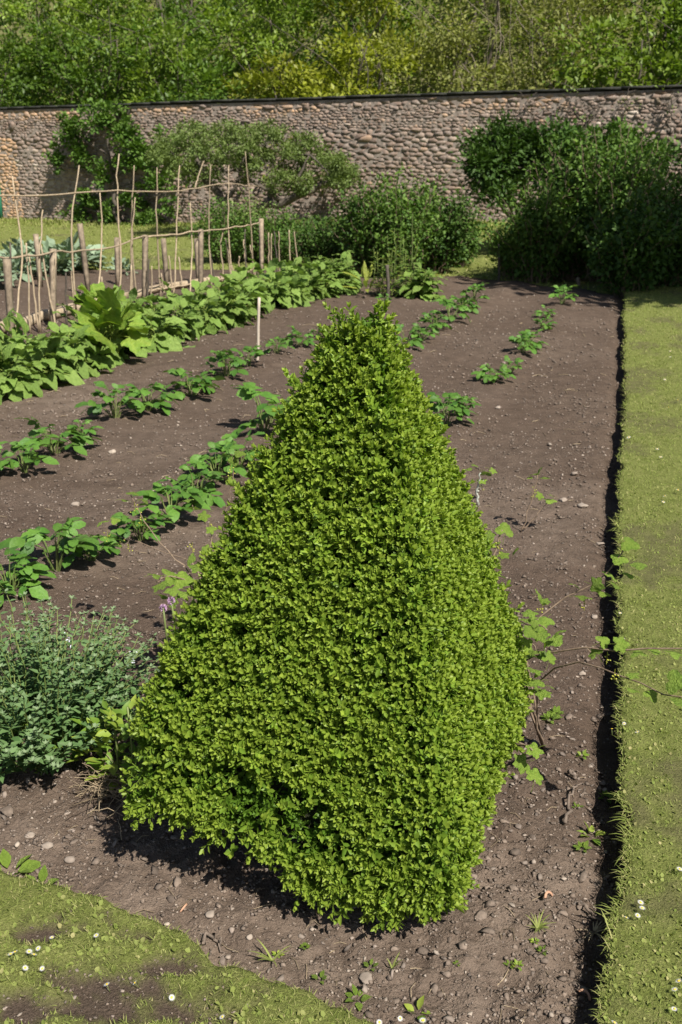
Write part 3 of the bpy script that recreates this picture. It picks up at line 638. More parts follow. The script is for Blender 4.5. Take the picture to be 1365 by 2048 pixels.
a.build('mortar_core', M_MORTAR, wall)
def clip(poly, p, n):                                           # keep the side of the line where (x-p).n <= 0
    d = (poly - p) @ n; out = []
    for i in range(len(poly)):
        j = (i + 1) % len(poly)
        if d[i] <= 0: out.append(poly[i])
        if (d[i] < 0) != (d[j] < 0) and d[i] != d[j]: out.append(poly[i] + (poly[j] - poly[i]) * d[i] / (d[i] - d[j]))
    return np.array(out)
sites = []; z = -.15; AZ = 2.3                                  # rough courses; AZ stretches the stones sideways
while z < W_H + .05:
    h = rng.uniform(.045, .112); u = U0 + rng.random() * .3
    while u < U1:
        wd = h * rng.uniform(1.2, 3.0); sites.append((u + wd / 2, (z + h / 2 + rng.normal() * h * .20) * AZ)); u += wd
    z += h
sites = np.array(sites); sites = sites[(rng.random(len(sites)) > .07)] + 0; order = np.argsort(sites[:, 0]); sites = sites[order]; NS = len(sites)
cells = []
for i in range(NS):
    c = sites[i]; lo_, hi_ = np.searchsorted(sites[:, 0], [c[0] - .6, c[0] + .6]); nb = sites[lo_:hi_]; dd_ = ((nb - c) ** 2).sum(1); nb = nb[(dd_ > 1e-9) & (dd_ < .5)]
    nb = nb[np.argsort(((nb - c) ** 2).sum(1))][:14]; poly = c + np.array([[-.5, -.5], [.5, -.5], [.5, .5], [-.5, .5]])
    for q_ in nb: poly = clip(poly, (c + q_) / 2, q_ - c)
    cells.append(poly)
def cell_stone(i):
    poly = cells[i] / [1, AZ]; poly = poly[(np.linalg.norm(poly - np.roll(poly, 1, 0), axis=1) > .012)]
    if len(poly) < 3: return None
    pts = []
    for j in range(len(poly)):                                  # a point in each edge roughens the outline
        a_, b_ = poly[j], poly[(j + 1) % len(poly)]; pts += [a_ * .93 + b_ * .07, (a_ * .45 + b_ * .55) + rng.normal(size=2) * .008]
    o_ = np.array(pts); c = o_.mean(0); ext = np.maximum(np.ptp(o_, axis=0), .02); o_[:, 1] = np.minimum(o_[:, 1], W_H - .035); c[1] = min(c[1], W_H - .05)
    g_ = rng.uniform(.001, .007); o_ = c + (o_ - c) * np.clip(1 - 2 * g_ / ext, .3, 1); n = len(o_); dep = rng.uniform(.000, .006) if rng.random() < .93 else rng.uniform(.008, .02)
    tilt = rng.normal(size=2) * .035
    ring = lambda f, d: wp(*(lambda q: (q[:, 0], d + ((q - c) @ tilt) + rng.normal(size=n) * .004, q[:, 1]))(c + (o_ - c) * f))
    V = np.concatenate([ring(1.0, -.02), ring(.985, dep), wp(np.array([c[0]]), np.array([dep + rng.normal() * .003]), np.array([c[1]]))]); k = np.arange(n); k2 = (k + 1) % n
    F4 = np.concatenate([np.stack([r0 * n + k, r0 * n + k2, (r0 + 1) * n + k2, (r0 + 1) * n + k], 1) for r0 in range(1)])
    return V, [F4, np.stack([n + k, n + k2, np.full(n, 2 * n)], 1)]
su = sites[:, 0]; sz = sites[:, 1] / AZ
area = np.array([abs(np.dot(q[:, 0], np.roll(q[:, 1], 1)) - np.dot(q[:, 1], np.roll(q[:, 0], 1))) for q in cells])
sv = np.clip(rng.normal(.52, .17, NS) + .6 * (fbm(su * .7, sz * 1.2, 84, 3) - .45), 0, 1)
och = np.clip((sz - (W_H - .34 + .30 * (fbm(su * .8, su * 0, 85, 3) - .5))) * 10, 0, 1) * (rng.random(NS) < .75) * (vnoise(su * .55, su * 0, 86) > .33) * rng.uniform(.2, .75, NS)
och = np.maximum(och, (rng.random(NS) < .04) * rng.uniform(.1, .4, NS))
jamb = (su > -.6) & (su < .45) & (sz < 2.25); och = np.maximum(och, jamb * rng.uniform(.55, .95, NS))
inview = (su > .2) & (su < 18) & (sz > .3) & (sz < W_H - .05)
big = set(np.argsort(-area * inview)[:300].tolist()); a = Acc()
for i in range(NS):
    if sz[i] > W_H - .02: continue
    r_ = cell_stone(i)
    if r_ is None: continue
    if i in big: b = Acc(); b.add(r_[0], r_[1], sv[i], och[i]); b.build('stone', M_WALL, wall)
    else: a.add(r_[0], r_[1], sv[i], och[i])
a.build('small_stones', M_WALL, wall, kind='stuff')
# dark coping roll along the top
cu = np.arange(U0, U1, .62); M_COPE = plain_mat('dark_coping', (0.016, 0.017, 0.015), (0.05, 0.05, 0.042), 10, .9, .6, .02)
for k, u in enumerate(cu):
    P = wp(np.array([u, u + .31, u + .615]), np.full(3, -.20), W_H + .03 + .018 * (vnoise(np.array([u, u + .31, u + .615]) * .8, np.zeros(3), 87) - .5))
    V, F = tube(P, 1.0, 8); ax = P.mean(0); V = V - ax
    nq = V @ np.array([*WN, 0]); V = V + np.outer(nq, np.array([*WN, 0])) * (.27 - 1) + np.outer(V[:, 2], [0, 0, 1.]) * (.040 - 1)
    b = Acc(); b.add(V + ax, F); b.build('coping_stone', M_COPE, wall)
# green door edge at the far left
q = wp(np.array([-1.5, -.05]), np.array([.03, .09]), np.array([0., 2.05])) + woff
door = thing('garden_door', tuple(wp(np.array(-.75), np.array(.05), np.array(0.)) + woff), 'green painted door in the wall at the far left edge', 'door')
doff = np.array(door.location)
for k in range(5):
    u0 = -1.60 + k * .27; c8 = np.array([wp(np.array(u), np.array(o_), np.array(zz_)) + woff - doff for zz_ in (.02, 1.12) for (u, o_) in ((u0, .045), (u0 + .262, .045), (u0 + .262, .10), (u0, .10))])
    b = Acc(); b.add(c8, [np.array([[0, 3, 2, 1], [4, 5, 6, 7], [0, 1, 5, 4], [1, 2, 6, 5], [2, 3, 7, 6], [3, 0, 4, 7]])]); b.build('plank', M_GREENPAINT, door)

# ------------------------------------------------------------------ plants: generic builders
def leaves_on(a, tpl, pts, dirs, size, jit=.5, upb=.6, t=None):
    n = len(pts); d = unit(dirs) + rng.normal(size=(n, 3)) * jit
    nrm = np.array([0, 0, 1.0]) * upb + rdir(n) * .6
    a.inst(tpl, frames(d, nrm), pts, size, t=t)
def shrub(name, base, h, spread, stems, per, leaf, mat, label, cat='shrub', group=None, tpl=DIAMOND, young=.3, lo=.12, bark=M_TWIG, arch=.35, fat=1.0, inner=0):
    """Arching stems from one root, leaves in tufts along them."""
    base = np.asarray(base, float); root = thing(name, tuple(base), label, cat, group)
    st = Acc(); lf = Acc(); P_, D_, T_ = [], [], []
    for k in range(stems):
        an = rng.random() * 6.283; r = spread * math.sqrt(rng.random()); hh = h * rng.uniform(.5, 1.12) * (1 - .25 * (r / spread) ** 2)
        tip = np.array([math.cos(an) * r * fat, math.sin(an) * r, hh]); b0 = np.array([math.cos(an), math.sin(an), 0]) * r * .25
        mid = b0 * .6 + tip * .4 + np.array([0, 0, hh * arch * .6])
        Q = wiggle([b0 + [0, 0, -.05], mid, tip], 9, h * .02)
        V, F = tube(Q, np.linspace(.007, .002, 9) * max(.5, h), 4, False); st.add(V, F, rng.random())
        q = rng.random(per) ** .8 * (1 - lo) + lo; s_ = np.linspace(0, 1, 9)
        pts = np.stack([np.interp(q, s_, Q[:, j]) for j in range(3)], 1); sd = rdir(per) * leaf * rng.uniform(.3, 2.2, (per, 1)); pts = pts + sd; pts[:, 2] = np.maximum(pts[:, 2], .01)
        P_.append(pts); D_.append(sd + [0, 0, leaf * .5]); T_.append(np.clip((q - .6) * 2.2, 0, 1) * young * rng.random(per))
    if inner:
        pts = rdir(inner) * rng.random((inner, 1)) ** .4 * [spread * .8 * fat, spread * .8, h * .42] + [0, 0, h * .45]; P_.append(pts); D_.append(rdir(inner)); T_.append(np.zeros(inner))
    pts = np.concatenate(P_); leaves_on(lf, tpl, pts, np.concatenate(D_), leaf * rng.uniform(.6, 1.25, len(pts)), .5, .7, np.concatenate(T_))
    st.build('stems', bark, root); lf.build('crown', mat, root, kind='stuff')
    return root
def blob_leaves(a, blobs, leaf, tpl=DIAMOND, young=.3, clump=.22, outer=.55):
    """Leaf clumps through ellipsoids: blobs = (centre, radii, clumps, leaves per clump)."""
    for c, r, nc, nl in blobs:
        cd = rdir(nc) * (outer + (1 - outer) * rng.random((nc, 1))); cc = np.asarray(c) + cd * r
        rad = clump * rng.uniform(.5, 1.4, nc); tone = rng.random(nc)
        idx = np.repeat(np.arange(nc), nl); n = len(idx); o_ = rdir(n) * rng.random((n, 1)) ** .5
        pts = cc[idx] + o_ * rad[idx, None] * [1.15, 1.15, .75]
        d = o_ + cd[idx] * .8 + [0, 0, .15]
        nrm = np.array([0, 0, .9]) + cd[idx] * .4 + rdir(n) * .55
        a.inst(tpl, frames(d + rng.normal(size=(n, 3)) * .4, nrm), pts, leaf * rng.uniform(.6, 1.3, n), v=np.clip(tone[idx] * .6 + rng.random(n) * .5, 0, 1), t=np.clip(o_[:, 2], 0, 1) * young * rng.random(n))
def tree(name, base, limbs, blobs, leaf, mat, label, cat='tree', group=None, bark=M_BARK, tpl=DIAMOND, young=.3, clump=.22, outer=.55, twigs=0):
    base = np.asarray(base, float); root = thing(name, tuple(base), label, cat, group); t_ = Acc()
    for P, r0, r1 in limbs:
        Q = wiggle(np.asarray(P) - base, 12, r0 * .3); V, F = tube(Q, np.linspace(r0, r1, 12), 7); t_.add(V, F)
    bl = [(np.asarray(c) - base, r, n1, n2) for c, r, n1, n2 in blobs]
    for c, r, n1, n2 in bl:                                     # branchlets into the foliage
        for k in range(twigs):
            o_ = np.asarray(limbs[rng.integers(len(limbs))][0][-1]) - base; e = c + rdir(1)[0] * np.asarray(r) * .95
            V, F = tube(wiggle([o_, (o_ + e) / 2 + rng.normal(size=3) * .12, e], 7, .03), np.linspace(.022, .006, 7), 4, False); t_.add(V, F)
    t_.build('trunk', bark, root, smooth=True); c_ = Acc(); blob_leaves(c_, bl, leaf, tpl, young, clump, outer); c_.build('crown', mat, root, kind='stuff')
    return root

# ------------------------------------------------------------------ wood on the hillside
def hill_tree(u, q, h, r, kindn, label, nclump=70, nl=44, leaf=.15):
    x = WA[0] + WD[0] * u - WN[0] * q; y = WA[1] + WD[1] * u - WN[1] * q; z = float(hill_z(np.array(x), np.array(y)))
    b = np.array([x, y, z - .1]); top = b + [rng.normal() * .5, rng.normal() * .4, h * .9]
    limbs = [([b, b * .5 + top * .5 + [rng.normal() * .3, rng.normal() * .2, 0], top], .055, .015)]
    for k in range(5):
        s_ = b + (top - b) * rng.uniform(.2, .6); limbs.append(([s_, s_ + [rng.normal() * .7, rng.normal() * .4, 1.2], s_ + [rng.normal() * 1.2, rng.normal() * .7, 2.4]], .018, .005))
    mats = [M_WOOD_A, M_WOOD_B, M_WOOD_C, M_WOOD_D]
    blobs = []
    for k in range(5):
        f = (k + .5) / 5; c = b + [rng.normal() * r * .35, rng.normal() * r * .25, h * (.12 + .8 * f)]; rr = r * (1.05 - .5 * abs(f - .4)); blobs.append((c, np.array([rr, rr * .8, h * .2]), nclump // 5, nl))
    tree('hillside_tree', b, limbs, blobs, leaf, mats[kindn], label, 'tree', 'trees of the wood above the wall', bark=M_PALEBARK if kindn == 2 else M_BARK, tpl=DIAMOND, young=.4, clump=.40, outer=.35)
KIND = ['broad-leaved green', 'yellow-green', 'twiggy olive', 'deep green leafy']
specs = []
for row, (q, n, h, r) in enumerate(((2.2, 12, 3.6, 1.5), (4.6, 11, 4.6, 1.8), (7.5, 10, 5.5, 2.1), (11.5, 9, 6.5, 2.5), (16.5, 9, 7.5, 3.0))):
    for i in range(n):
        u = -5.0 + (28 + row * 2.2) * (i + .5) / n + rng.normal() * .25 - row * 1.2; fx = (u + row * .3) / 20
        kd = 1 if .36 < fx < .50 and row < 2 else (2 if .60 < fx < .86 and row < 3 else (0 if rng.random() < .6 else 3))
        specs.append((u, q + rng.normal() * .4, h * rng.uniform(.85, 1.15), r * rng.uniform(.9, 1.15), kd, f"{KIND[kd]} tree in the {['front', 'second', 'third', 'fourth', 'rearmost'][row]} row above the wall, {ORD[i]} from the left"))
for s_ in specs: hill_tree(*s_[:5], s_[5], nclump=80, nl=54 if s_[1] < 9 else 30, leaf=.145 if s_[4] != 2 else .105)
a = Acc()                                                       # pale bare saplings and bramble stems among the olive growth
for k in range(70):
    u = rng.uniform(11, 19.5) if k < 45 else rng.uniform(0, 20); q = rng.uniform(2.0, 6.0); x = WA[0] + WD[0] * u - WN[0] * q; y = WA[1] + WD[1] * u - WN[1] * q; z = float(hill_z(np.array(x), np.array(y)))
    b = np.array([x, y, z]); e = b + [rng.normal() * .7, rng.normal() * .3, rng.uniform(2, 4.5)]
    V, F = tube(wiggle([b, (b + e) / 2 + rng.normal(size=3) * .4, e], 9, .09), np.linspace(.012, .003, 9), 4, False); a.add(V, F)
a.build('bare_saplings', M_PALEBARK, label='tangle of pale bare stems among the wood above the wall', kind='stuff')
a = Acc()                                                       # ground cover that closes the wood's floor
n = 26000; u = rng.uniform(-10, 28, n); q = 0.7 + rng.random(n) * 22; x = WA[0] + WD[0] * u - WN[0] * q; y = WA[1] + WD[1] * u - WN[1] * q
pts = np.stack([x, y, hill_z(x, y) + rng.random(n) ** 1.5 * 1.6], 1); leaves_on(a, DIAMOND, pts, rdir(n), rng.uniform(.1, .26, n), .5, .8, rng.random(n) * .3)
a.build('undergrowth', M_WOOD_A, label='dense green undergrowth on the slope above the wall', kind='stuff')

# ------------------------------------------------------------------ trees and shrubs before the wall
def wall_at(px, py, q): 
    A = WA + WN * q; B = WB + WN * q; return on_plane(px, py, A, B)
# wall-trained tree
b = wall_at(238, 470, .45); b[2] = 0.05
limbs = [([b, wall_at(232, 420, .35), wall_at(225, 360, .3), wall_at(215, 260, .3)], .07, .02)]
for pts in ([(230, 430), (180, 420), (140, 400)], [(230, 420), (290, 400), (335, 385)], [(226, 370), (170, 340), (115, 330)], [(226, 360), (280, 320), (330, 270)], [(220, 310), (160, 275), (115, 250)], [(218, 290), (260, 260), (275, 235)], [(226, 380), (300, 350), (340, 300)]):
    limbs.append(([wall_at(*p_, .32) for p_ in pts], .03, .01))
bl = []
for px, py, rx, rz, nc in ((205, 240, 60, 18, 26), (135, 265, 30, 30, 20), (115, 315, 18, 26, 12), (160, 310, 28, 34, 16), (255, 265, 25, 25, 14), (270, 300, 40, 22, 20), (250, 330, 30, 18, 10), (170, 390, 30, 28, 16), (150, 430, 22, 16, 9), (215, 430, 22, 24, 14), (260, 400, 40, 30, 18), (310, 370, 35, 20, 12), (335, 410, 16, 20, 6), (290, 440, 40, 14, 14), (245, 460, 20, 14, 10), (205, 345, 20, 30, 9), (330, 270, 14, 16, 4), (300, 330, 22, 14, 6), (190, 215, 70, 5, 8)):
    c = wall_at(px, py, .38); k = c[1] / FPX * 1.06; bl.append((c, np.array([rx * k, .18, rz * k]), nc, 34))
tree('espalier_tree', b, limbs, bl, .085, M_SHRUB, 'sparse leafy tree trained flat against the wall at left', tpl=WIDE, young=.5, clump=.17, outer=.1)
# old umbrella-shaped apple tree
Yt = 23.0
def A_(px, py, dy=0.): return at(px, py, Yt + dy)
b = A_(505, 452); b[2] = land_z(b[0], b[1])
limbs = [([b, A_(520, 425), A_(540, 408), A_(585, 392), A_(640, 375), A_(695, 362)], .15, .045), ([b, A_(470, 425), A_(440, 395), A_(415, 355), A_(390, 310)], .15, .04), ([A_(540, 408), A_(545, 370), A_(530, 330)], .07, .02), ([A_(590, 390), A_(600, 350), A_(620, 310)], .05, .015), ([A_(450, 405), A_(480, 360), A_(490, 310)], .06, .02), ([A_(560, 400), A_(520, 370), A_(470, 340), A_(440, 290)], .05, .015), ([A_(430, 380), A_(380, 340), A_(340, 300)], .04, .012)]
bl = []
for px in np.arange(318, 708, 13):
    t0 = np.interp(px, [310, 340, 380, 420, 450, 500, 540, 575, 600, 640, 680, 710], [292, 264, 249, 256, 250, 260, 253, 262, 268, 285, 312, 345]); t1 = np.interp(px, [310, 350, 400, 450, 500, 560, 600, 650, 700], [312, 338, 362, 372, 366, 378, 376, 372, 362])
    for f in np.arange(0, 1.01, .2):
        if rng.random() < (.40 if f > .55 else .10): continue
        c = A_(px + rng.normal() * 6, t0 + 6 + (t1 - t0 - 8) * f + rng.normal() * 4, rng.normal() * .55 + .5 * (1 - f)); bl.append((c, np.array([.20, .35, .15]), 6, 40))
for k in range(34):
    i = rng.integers(len(bl)); c = bl[i][0]; o_ = np.array(limbs[rng.integers(7)][0][-2 if k % 2 else -1]); 
    if np.linalg.norm(c - o_) < 1.3: limbs.append(([o_, (o_ + c) / 2 + rng.normal(size=3) * .10, c], .022, .008))
tree('apple_tree', b, limbs, bl, .06, M_APPLE, 'old spreading apple tree with umbrella crown before the wall', young=.5, clump=.13, outer=.2, twigs=0, tpl=DIAMOND)
# bushes in front of the apple tree
def GB(px, py): 
    g = G(px, py); return np.array([g[0], g[1], 0.0])
def sh(px, py, h, sp, stems, per, leaf, mat, lab, **k): return shrub(k.pop('name', 'shrub'), GB(px, py), h, sp, stems, per, leaf, mat, lab, **k)
sh(455, 529, 1.0, .75, 70, 70, .055, M_SHRUB, 'rounded green currant bush behind the pea sticks', inner=1400)
sh(560, 531, .9, .7, 70, 70, .055, M_SHRUB, 'bright green bush right of the last pea posts', inner=1400)
sh(500, 528, 1.25, .45, 40, 60, .055, M_APPLE, 'taller grey-green bush under the apple tree trunk', inner=500)
sh(650, 541, .85, .65, 70, 70, .055, M_DARKSHADED, 'dark low bush in the middle of the back row', inner=1600)
sh(742, 552, 1.4, .65, 80, 80, .066, M_DARKSHADED, 'tall dark bush with upright shoots in the middle', inner=3200, young=.5)
sh(800, 556, 1.45, .65, 80, 80, .066, M_SHRUB, 'tall mid green bush with ragged top behind the foxgloves', inner=2000, young=.6)
sh(868, 548, 1.3, .65, 70, 80, .066, M_DARKSHADED, 'dark bush at the right end of the middle group', inner=2000, young=.4)
sh(915, 535, .9, .5, 36, 50, .07, M_SHRUB, 'small lower bush beside the lawn gap', inner=700)
sh(930, 470, 1.1, .5, 26, 40, .06, M_LIME, 'sparse yellowish bush close to the wall in the gap')
# dark group at the right
def dark_tree(px0, base_px, blobs, Yd, lab, mat=M_DARKSHADED):
    b = at(*base_px, Yd); b[2] = land_z(b[0], b[1]); bl = []; limbs = []
    for px, py, rx, rz, nc in blobs:
        c = at(px + rng.normal() * 8, py + rng.normal() * 8, Yd + rng.normal() * .4); k = Yd / FPX * 1.04; bl.append((c, np.array([rx * k, .75, rz * k]) * rng.uniform(.7, 1.1), nc, 46)); bl += [(c + rdir(1)[0] * np.array([rx * k, .6, rz * k]) * 1.15, np.array([.16, .16, .16]), 4, 40) for _ in range(3)]; limbs.append(([b, b * .4 + c * .6 + [0, 0, -.2], c], .06, .015))
    tree('fruit_tree', b, limbs, bl, .092, mat, lab, young=.35, clump=.24, outer=.35, twigs=2)
dark_tree(0, (1090, 470), ((985, 300, 45, 38, 36), (960, 340, 30, 30, 20), (1040, 285, 40, 28, 26), (1030, 340, 50, 38, 34), (1000, 375, 40, 24, 20), (1085, 330, 40, 40, 26)), 19.0, 'dark leafy fruit tree with overhanging crown at right')
dark_tree(0, (1220, 480), ((1140, 300, 45, 34, 28), (1200, 320, 45, 36, 30), (1260, 290, 40, 28, 26), (1290, 330, 30, 45, 26), (1240, 360, 50, 40, 30), (1150, 370, 50, 40, 26)), 18.6, 'second dark fruit tree beside the shaded wall end')
sh(1075, 565, 1.35, .7, 60, 80, .075, M_SHRUB, 'bright leafy currant bush at the end of the bed', inner=1500, young=.5)
sh(1140, 560, 1.9, .8, 70, 85, .078, M_DARKSHADED, 'tall green currant bush behind the bed corner', inner=3200, young=.5)
sh(1215, 565, 2.1, .85, 70, 90, .078, M_SHRUB, 'tallest currant bush in the dark right hand group', inner=2400, young=.5)
sh(1020, 560, 1.0, .5, 40, 70, .055, M_SHRUB, 'small currant bush beside the thin stake', inner=800, young=.5)
sh(1255, 590, 1.2, .7, 60, 80, .075, M_DARKSHADED, 'low dark bush at the corner of the grass path', inner=2200)
sh(1340, 580, 1.3, .8, 60, 80, .075, M_DARKSHADED, 'low dark bush at the right picture edge', inner=2200)
sh(1290, 555, 1.7, .8, 60, 80, .075, M_DARKSHADED, 'dark upright bush behind the low ones at right', tpl=DIAMOND, inner=2000)
sh(1355, 470, 1.6, .9, 50, 70, .07, M_DARKSHADED, 'dark bush against the shaded wall at far right', tpl=DIAMOND, inner=1500)
# thin climbers on the wall above them
for k, pts in enumerate(([(1075, 290), (1065, 250), (1055, 215)], [(1168, 285), (1165, 255), (1150, 230), (1152, 195)], [(1168, 260), (1178, 235)], [(1235, 270), (1245, 240), (1258, 205)], [(1340, 270), (1340, 220), (1348, 190)])):
    P = [wall_at(*p_, .12) for p_ in pts]; b0 = P[0].copy(); r_ = thing('wall_climber', tuple(b0), f'thin bare climber stem on the wall above the dark trees, {ORD[k]} from the left', 'climber', 'bare climbers on the wall')
    a = Acc(); V, F = tube(wiggle(P, 10, .03) - b0, np.linspace(.022, .008, 10), 5); a.add(V, F)
    for j in range(7):
        q = P[rng.integers(len(P))] - b0; V, F = tube(wiggle([q, q + [rng.normal() * .12, 0, .15], q + [rng.normal() * .25, .0, .32]], 6, .02), np.linspace(.01, .004, 6), 4); a.add(V, F)
    a.build('stem', M_BARK, r_); c_ = Acc(); blob_leaves(c_, [(P[-1] - b0, np.array([.2, .1, .25]), 4, 6)], .06); c_.build('leaves', M_APPLE, r_, kind='stuff')
# tall trees right of the picture whose shade reaches the path, the bed's end, the dark bushes and the wall end
for (x, y, cr, lab) in ((8.6, 8.0, ((7.6, 8.3, 6.6, 1.5), (9.0, 8.0, 7.2, 1.8), (6.6, 9.2, 6.4, .9), (5.4, 10.0, 6.5, .7), (8.0, 10.0, 7.0, 1.4)), 'tall tree right of the picture shading the path end'),
                        (10.8, 13.4, ((9.0, 12.2, 6.8, 1.7), (10.6, 13.4, 7.6, 2.1), (10.0, 14.4, 6.2, 1.5), (12.0, 15.0, 6.6, 2.0), (12.2, 15.4, 5.0, 1.6), (8.2, 12.6, 6.2, 1.0)), 'tall tree right of the picture shading the dark bushes')):
    b = np.array([x, y, 0.0]); limbs = [([b, b + [0, 0, 3.4], b + [.1, .1, 6.4]], .16, .05)] + [([b + [0, 0, 3.2], b * [.5, .5, 0] + np.array(c[:3]) * [.5, .5, 1] - [0, 0, .8], np.array(c[:3])], .07, .02) for c in cr]
    bl = [(np.array(c[:3]), np.array([c[3], c[3], c[3] * .6]), int(26 * c[3] ** 2), 34) for c in cr]
    tree('shade_tree', b, limbs, bl, .26, M_WOOD_A, lab, tpl=DIAMOND, clump=.45, outer=.2, twigs=3)

# ------------------------------------------------------------------ pea sticks and post trellis
FA = G(105, 660); FB = G(524, 551)
def line_y(px): return 660 + (px - 105) * (551 - 660) / (524 - 105)
trel = thing('pea_trellis', (FA[0], FA[1], 0), 'rustic pea support of square posts, tall hazel poles and tied rails', 'trellis'); toff = np.array([FA[0], FA[1], 0])
def post_mesh(top, bot, wd):
    a = Acc(); P = np.linspace(bot, top, 4); V, F = tube(P, wd, 4); return V, F
for (tx, ty, bx) in ((107, 498, 105), (291, 470, 289), (402, 458, 402), (523, 437, 524)):
    bt = on_plane(bx, line_y(bx), FA, FB); tp = on_plane(tx, ty, FA, FB); bt[2] = -.05
    a = Acc(); V, F = post_mesh(tp, bt, .037); a.add(V - toff, F, rng.random()); a.build('post', M_POST, trel)
for (tx, ty, bx, by) in ((72, 468, 82, 575), (160, 447, 179, 590), (234, 475, 236, 570), (327, 477, 335, 572), (393, 477, 398, 565), (14, 518, 25, 690)):
    bt = G(bx, by); tp = at(tx, ty, bt[1]); bt[2] = -.05
    a = Acc(); V, F = post_mesh(tp, bt, .037); a.add(V - toff, F, rng.random()); a.build('post', M_POST, trel)
TALL = [[(37, 352), (37, 500), (37, 672)], [(159, 331), (153, 450), (150, 620)], [(236, 308), (232, 385), (241, 490), (238, 620)], [(268, 331), (273, 450), (277, 612)], [(358, 331), (354, 450), (350, 616)], [(422, 331), (421, 450), (420, 588)], [(453, 331), (458, 450), (463, 585)], [(491, 303), (496, 400), (502, 570)],
        [(318, 335), (319, 450), (318, 610)], [(383, 405), (383, 500), (381, 592)], [(202, 384), (200, 480), (197, 622)], [(405, 322), (396, 360), (392, 375)], [(85, 420), (84, 520), (84, 665)], [(270, 395), (268, 480), (264, 610)]]
for pts in TALL:
    P = np.array([on_plane(*p_, FA, FB) + [rng.normal() * .02, rng.normal() * .05, 0] for p_ in pts[::-1]]); a = Acc()
    V, F = tube(wiggle(P, 12, .005) - toff, np.linspace(.012, .007, 12), 5); a.add(V, F, rng.random()); a.build('pole', M_POLE, trel, smooth=True)
for pts, r_ in (([(-60, 392), (0, 391), (105, 390), (200, 383), (260, 380), (352, 384), (387, 377), (450, 365), (480, 370), (521, 373)], .014), ([(-60, 514), (0, 514), (81, 512), (116, 500), (141, 505), (225, 496), (278, 475), (299, 472)], .018), ([(297, 473), (352, 468), (402, 462), (480, 454), (521, 444)], .017), ([(292, 583), (380, 568), (480, 551), (518, 533)], .018)):
    P = np.array([on_plane(*p_, FA, FB) + [0, -.04, 0] for p_ in pts]); a = Acc(); V, F = tube(wiggle(P, 26, .006) - toff, np.linspace(r_ * .7, r_ * .5, 26), 5); a.add(V, F, rng.random()); a.build('rail', M_POLE, trel, smooth=True)
a = Acc(); P = np.array([G(-80, 700), G(0, 668), G(130, 632), G(260, 600)]); P[:, 2] = .06; V, F = tube(wiggle(P, 14, .01), .065, 6); a.add(V, F); o = a.build('log_edging', M_POLE, smooth=True, label='long pale log edging lying behind the leafy greens at left', cat='log')
a = Acc(); P = np.array([G(255, 600), G(330, 582), G(420, 568), G(500, 556)]); P[:, 2] = .05; V, F = tube(wiggle(P, 14, .01), .05, 6); a.add(V, F); a.build('log_edging', M_POLE, smooth=True, label='second pale log edging farther along the pea posts', cat='log')
PEA = [[(53, 486), (61, 662)], [(58, 507), (79, 662)], [(81, 486), (112, 650)], [(112, 507), (100, 648)], [(21, 486), (23, 686)], [(132, 546), (134, 640)], [(142, 542), (151, 640)], [(204, 553), (207, 625)], [(214, 579), (216, 622)], [(263, 530), (259, 618)], [(299, 519), (293, 610)], [(304, 532), (303, 610)], [(323, 546), (332, 625)], [(338, 511), (348, 612)], [(358, 514), (369, 605)], [(446, 466), (441, 490), (450, 592)], [(452, 477), (473, 582)], [(422, 507), (431, 583)],
       [(453, 477), (464, 592)], [(479, 512), (479, 583)], [(488, 479), (494, 578)], [(491, 458), (493, 575)], [(501, 490), (512, 571)], [(538, 465), (537, 552)], [(544, 467), (541, 552)], [(549, 463), (556, 553)], [(558, 463), (560, 553)], [(579, 460), (582, 556)], [(589, 463), (599, 550)]]
PEA.sort(key=lambda q: q[-1][0])
for k, pts in enumerate(PEA):
    bx, by = pts[-1]; bt = G(bx, by + 10) if bx > 530 else on_plane(bx, line_y(bx), FA, FB) + [0, rng.uniform(-.15, .25), 0]; Yd = bt[1]; P = [np.array([at(bx, by, Yd)[0], Yd, -.02])] + [at(*p_, Yd) for p_ in pts[-2::-1]]
    b0 = P[0].copy(); b0[2] = 0; a = Acc(); V, F = tube(wiggle(P, 9, .005) - b0, np.linspace(.013, .008, 9), 5); a.add(V, F, rng.random())
    lean = pts[0][0] - pts[-1][0]; wd = 'upright' if abs(lean) < 4 else ('left-leaning' if lean < 0 else 'right-leaning')
    o = a.build('pea_stick', M_POLE if k % 5 else M_BARK, smooth=True, label=f"{'pale' if k % 5 else 'dark'} {wd} pea stick behind the leafy greens, {ORD[k] if k < 20 else ORD[28 - k]} from the {'left' if k < 20 else 'right'}", cat='pea stick', group='short pea sticks stuck in the soil'); o.location = tuple(b0)
def stake(px0, py0, px1, py1, r, mat, lab, top_r=None):
    bt = G(px0, py0); tp = at(px1, py1, bt[1]); a = Acc(); b0 = bt.copy(); P = wiggle([bt - [0, 0, .05], (bt + tp) / 2, tp], 8, r * .15) - b0
    V, F = tube(P, np.linspace(r, top_r or r, 8), 6); a.add(V, F); o = a.build('stake', mat, label=lab, cat='stake'); o.location = tuple(b0)
stake(515, 730, 519, 595, .013, M_STAKE, 'bleached white stake standing beside the potato row')
stake(777, 597, 775, 530, .022, M_BARK, 'dark short stake at the end of the leafy greens')
stake(998, 563, 999, 488, .018, M_BARK, 'thin brown stake beside the dark currant bushes')
stake(1158, 572, 1157, 556, .03, M_POST, 'short wooden peg at the far end of the bed')

